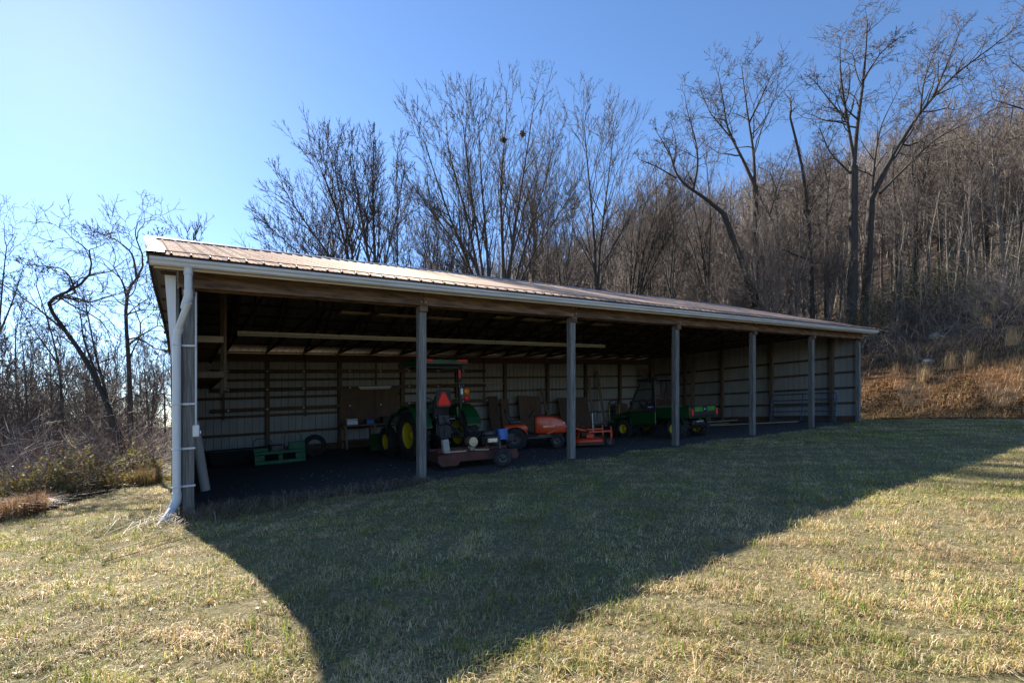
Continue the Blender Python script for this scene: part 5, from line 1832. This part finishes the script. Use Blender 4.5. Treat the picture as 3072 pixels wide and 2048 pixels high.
CL = [(2770, 21.2, 'tan broom grass clump on the leaf litter, first right of the barn'), (2850, 21.0, 'tall tan broom grass clump before the clay bank'), (2905, 20.6, 'tan broom grass clump right of the tall one'),
      (2960, 22.4, 'upright tan grass clump on the clay bank'), (3040, 20.5, 'drooping tan grass clump near the right edge, low'), (2985, 23.6, 'tan grass clump high on the clay bank'),
      (3065, 22.8, 'tan grass clump at the right edge, high'), (2690, 22.4, 'arching dry grass stalks near the barn end'), (2930, 23.8, 'thin tan grass clump above the reddish soil')]
for k, (px, dep, lab) in enumerate(CL):
    rng_ = np.random.default_rng(700 + k)
    x, y = at_px(px, dep)
    n_ = 90 if k != 7 else 30
    P_ = np.stack([rng_.normal(0, .10, n_), rng_.normal(0, .10, n_), np.zeros(n_)], 1)
    t = thing('grass_clump', lab, 'grass', (x, y, tz(x, y)), 0, 'broom grass on the bank')
    new_obj('blades', blades(P_, rng_.uniform(.4, 1.0, n_), rng_.uniform(.15, .8, n_), 720 + k, [(.50, .36, .20), (.58, .44, .27), (.42, .28, .14)], (.004, .008)), t)
# leaf litter at the foot of the hill
p_ = area_pts(6500, 65, cam_fan(2540, 3250, 17, 26), lambda x, y: (x > 23.5 + .2 * np.sin(3 * y)) & (x < 25.6 + .8 * np.sin(2.3 * y)))
p_[:, 2] += RNG.uniform(.005, .06, len(p_))
o = leaves('leaf_litter', '', p_, 66, (.03, .075), [(.26, .135, .07), (.33, .19, .10), (.19, .095, .05), (.40, .28, .17), (.15, .085, .05)], '', flat=True)
tag(o, 'orange-brown fallen leaves along the foot of the hill', 'leaves', kind='stuff')
# dry stalks on the bank
p_ = area_pts(9000, 67, cam_fan(2560, 3250, 17.5, 27), lambda x, y: (x > 23.7) & (x < 29.5))
o = new_obj('bank_grass', blades(p_, RNG.uniform(.10, .38, len(p_)), RNG.uniform(.4, 1.2, len(p_)), 68, [(.48, .30, .15), (.36, .21, .10), (.52, .38, .22), (.22, .17, .07)], (.003, .006)))
tag(o, 'short dry tan grass on the bank right of the barn', 'grass', kind='stuff')


def rock(px, dep, s, seed, lab):
    rng_ = np.random.default_rng(seed)
    x, y = at_px(px, dep)
    bm_v, bm_f = [], []
    nu, nv = 12, 7
    for j in range(nv):
        for i in range(nu):
            a_, b_ = 2 * math.pi * i / nu, math.pi * j / (nv - 1)
            k_ = 1 + rng_.normal(0, .09)
            bm_v.append((s * k_ * math.sin(b_) * math.cos(a_), s * .8 * k_ * math.sin(b_) * math.sin(a_), s * .62 * k_ * math.cos(b_) + s * .35))
    for j in range(nv - 1):
        for i in range(nu):
            i2 = (i + 1) % nu
            bm_f.append((j * nu + i, (j + 1) * nu + i, (j + 1) * nu + i2, j * nu + i2))
    o_ = MB().add(bm_v, bm_f).build('boulder', ROCK, None)
    o_.location = (x, y, tz(x, y))
    tag(o_, lab, 'boulder')


rock(2805, 23.6, .30, 81, 'grey boulder lying in the dark brush above the bank')
rock(2785, 22.0, .26, 82, 'low pale stone at the lower edge of the clay bank')
rock(2652, 24.5, .14, 83, 'small whitish stone in the brush near the barn end')

# ------------------------------------------------------------------ lawn
def lawn_keep(x, y):
    e = 23.6 + .35 * wob(x, y, .9)
    fr_ = -.35 - .25 * wob(x, x * .3, 1.5) - .15 * wob(x * 3, x, 1.1) - .45 * np.exp(-((x - 2.6) / 1.3) ** 2)
    barnm = (x > -.25) & (x < 22.2) & (y > fr_ + .12)
    bare = (wob(x * 1.9 + 5, y * 1.9, 1.0) > .80) | (wob(x * 6.1 + 2, y * 6.1, 1.0) > .80)
    return (~barnm) & (x < e) & (dl(x, y) < .25 + .2 * np.sin(4 * y)) & (y < 8.5) & ~bare


rng = np.random.default_rng(91)


def lawn_pts(n_, d0_, d1_, pw=1.0):
    out, tot = [], 0
    while tot < n_:
        m_ = n_ * 2
        px = rng.uniform(-90, 3162, m_)
        dep = d0_ * (d1_ / d0_) ** rng.uniform(0, 1, m_)
        xy = np.array([CAM.x, CAM.y])[None] + dep[:, None] * (FW[None] + RT[None] * ((px - 1536) / 1500)[:, None])
        # clump: keep more where the small-scale pattern is high
        k_ = lawn_keep(xy[:, 0], xy[:, 1]) & (rng.uniform(0, 1, m_) < .6 + .5 * wob(xy[:, 0] * 7, xy[:, 1] * 7, 1.0))
        out.append(xy[k_])
        tot += int(k_.sum())
    q_ = np.concatenate(out)[:n_]
    return np.stack([q_[:, 0], q_[:, 1], terr(q_[:, 0], q_[:, 1]) - .004], 1)


def lawn_blades(P_, seed, w, Lr, simple):
    rng_ = np.random.default_rng(seed)
    n_ = len(P_)
    gpat = wob(P_[:, 0] * .9 + 3, P_[:, 1] * .9, 1.0) * .5 + wob(P_[:, 0] * 4, P_[:, 1] * 4, 1.0) * .5
    green = rng_.uniform(0, 1, n_) < np.clip(.30 + .46 * gpat, .05, .85)
    dry = np.array([(.64, .49, .29), (.72, .59, .39), (.46, .335, .19), (.31, .22, .125), (.78, .67, .49), (.55, .39, .20)])
    grn = np.array([(.14, .20, .04), (.22, .28, .06), (.10, .14, .03), (.32, .33, .08)])
    c = np.where(green[:, None], grn[rng_.integers(4, size=n_)], dry[rng_.integers(6, size=n_)]) * rng_.uniform(.75, 1.2, (n_, 1))
    L = rng_.uniform(Lr[0], Lr[1], n_) * np.where(green, 1.25, 1.0)
    lean = np.where(green, rng_.uniform(.4, 1.2, n_), rng_.uniform(.7, 2.3, n_))
    lean = np.minimum(lean, 2.4)
    cl = wob(P_[:, 0] * 7, P_[:, 1] * 7, 1.0) * .6 + wob(P_[:, 0] * 17 + 4, P_[:, 1] * 17, 1.0) * .6
    L = L * np.clip(1 + .95 * cl, .3, 2.0)
    c = c * np.clip(1 + .35 * wob(P_[:, 0] * 2.6 + 7, P_[:, 1] * 2.6, 1.0), .6, 1.3)[:, None]
    me = blades(P_, L, lean, seed + 1, [(1, 1, 1)], w, 'blades', BLADE, simple)
    at = me.color_attributes['col']
    k_ = 3 if simple else 5
    cc = np.ones((n_ * k_, 4), np.float32)
    cc[:, :3] = np.repeat(c, k_, 0)
    at.data.foreach_set('color', cc.ravel())
    return me


for (n_, d0_, d1_, w, Lr) in ((92000, 2.3, 5.4, (.0011, .0024), (.022, .062)), (165000, 5.4, 12, (.0022, .0044), (.025, .065)), (75000, 12, 27, (.005, .010), (.03, .07))):
    o = new_obj('grass', lawn_blades(lawn_pts(n_, d0_, d1_), int(d0_ * 100), w, Lr, d0_ > 5))
    tag(o, 'short winter lawn of tan and green blades', 'grass', kind='stuff')
# taller tufts here and there, straw swept against the left corner post
nt = 260
q_ = lawn_pts(nt, 2.6, 12)
tp_ = np.repeat(q_, 12, 0)
tp_[:, :2] += rng.normal(0, .03, (len(tp_), 2))
o = new_obj('grass_tufts', blades(tp_, rng.uniform(.05, .12, len(tp_)), rng.uniform(.2, .9, len(tp_)), 95, [(.16, .24, .04), (.24, .32, .06), (.12, .17, .035), (.36, .33, .12)], (.0018, .0035), 'tufts', BLADE))
tag(o, 'taller green tufts scattered in the lawn', 'grass', kind='stuff')
n_ = 2600
P_ = np.stack([.55 + rng.normal(0, .55, n_), -.35 + rng.normal(0, .30, n_), np.zeros(n_)], 1)
P_[n_ // 2:, 0] = rng.uniform(-.1, 3.6, n_ - n_ // 2)
P_[n_ // 2:, 1] = -.55 + rng.normal(0, .22, n_ - n_ // 2)
P_ = P_[~((np.abs(P_[:, 0]) < .1) & (P_[:, 1] > -.12))]
P_[:, 2] = terr(P_[:, 0], P_[:, 1]) + .01
o = new_obj('straw', blades(P_, rng.uniform(.08, .26, len(P_)), rng.uniform(2.2, 2.8, len(P_)), 97, [(.30, .23, .145), (.22, .165, .10), (.16, .115, .07), (.36, .29, .2)], (.0018, .0035), 'straw'))
tag(o, 'dry straw swept against the left corner of the barn', 'straw', kind='stuff')
# fallen dry stalks lying left of the downspout
for k, (px, py_, L_, rz, lab) in enumerate(((470, 1640, 1.1, 38, 'long dry stalk lying on the sunny grass by the downspout'), (430, 1620, .8, 48, 'shorter dry stalk lying beside the long one'), (520, 1615, .7, 30, 'thin dry stalk nearest the shadow edge'))):
    dep = 1.36 / ((py_ - 1265) / 1500)
    x, y = at_px(px, dep)
    a_ = R(rz)
    pts_ = [(x + t_ * L_ * math.cos(a_), y + t_ * L_ * math.sin(a_), tz(x + t_ * L_ * math.cos(a_), y + t_ * L_ * math.sin(a_)) + .035 + .01 * math.sin(5 * t_)) for t_ in np.linspace(-.5, .5, 6)]
    o = MB().tube(pts_, [.006, .006, .005, .005, .004, .003], 5).build('dry_stalk', TAN, None)
    tag(o, lab, 'stalk', 'dry stalks on the lawn')
# dead leaves blown over the lawn
q_ = lawn_pts(900, 2.6, 16)
q_[:, 2] += .025
o = leaves('fallen_leaves', '', q_, 98, (.012, .032), [(.24, .13, .07), (.34, .20, .11), (.16, .09, .055), (.42, .30, .2)], '', flat=True)
tag(o, 'brown dead leaves blown across the lawn', 'leaves', kind='stuff')
# gravel stones at the barn front
rng = np.random.default_rng(99)
n_ = 500
gx = rng.uniform(.2, 21.5, n_)
gy = rng.uniform(-.5, 3.0, n_) ** 1.0
s = rng.uniform(.008, .018, n_)
c_ = np.stack([gx, gy, terr(gx, gy) + .018], 1)
oc = np.array([(1, 0, 0), (0, 1, 0), (-1, 0, 0), (0, -1, 0), (0, 0, .7), (0, 0, -.5)], float)
V_ = (c_[:, None] + oc[None] * s[:, None, None] * rng.uniform(.7, 1.3, (n_, 6, 1))).reshape(-1, 3)
tf = np.array([(0, 1, 4), (1, 2, 4), (2, 3, 4), (3, 0, 4), (1, 0, 5), (2, 1, 5), (3, 2, 5), (0, 3, 5)])
o = new_obj('loose_stones', np_mesh('loose_stones', V_, [(np.arange(n_)[:, None, None] * 6 + tf[None]).reshape(-1, 3)], [ROCK]))
tag(o, 'loose grey stones scattered on the gravel floor', 'gravel', kind='stuff')
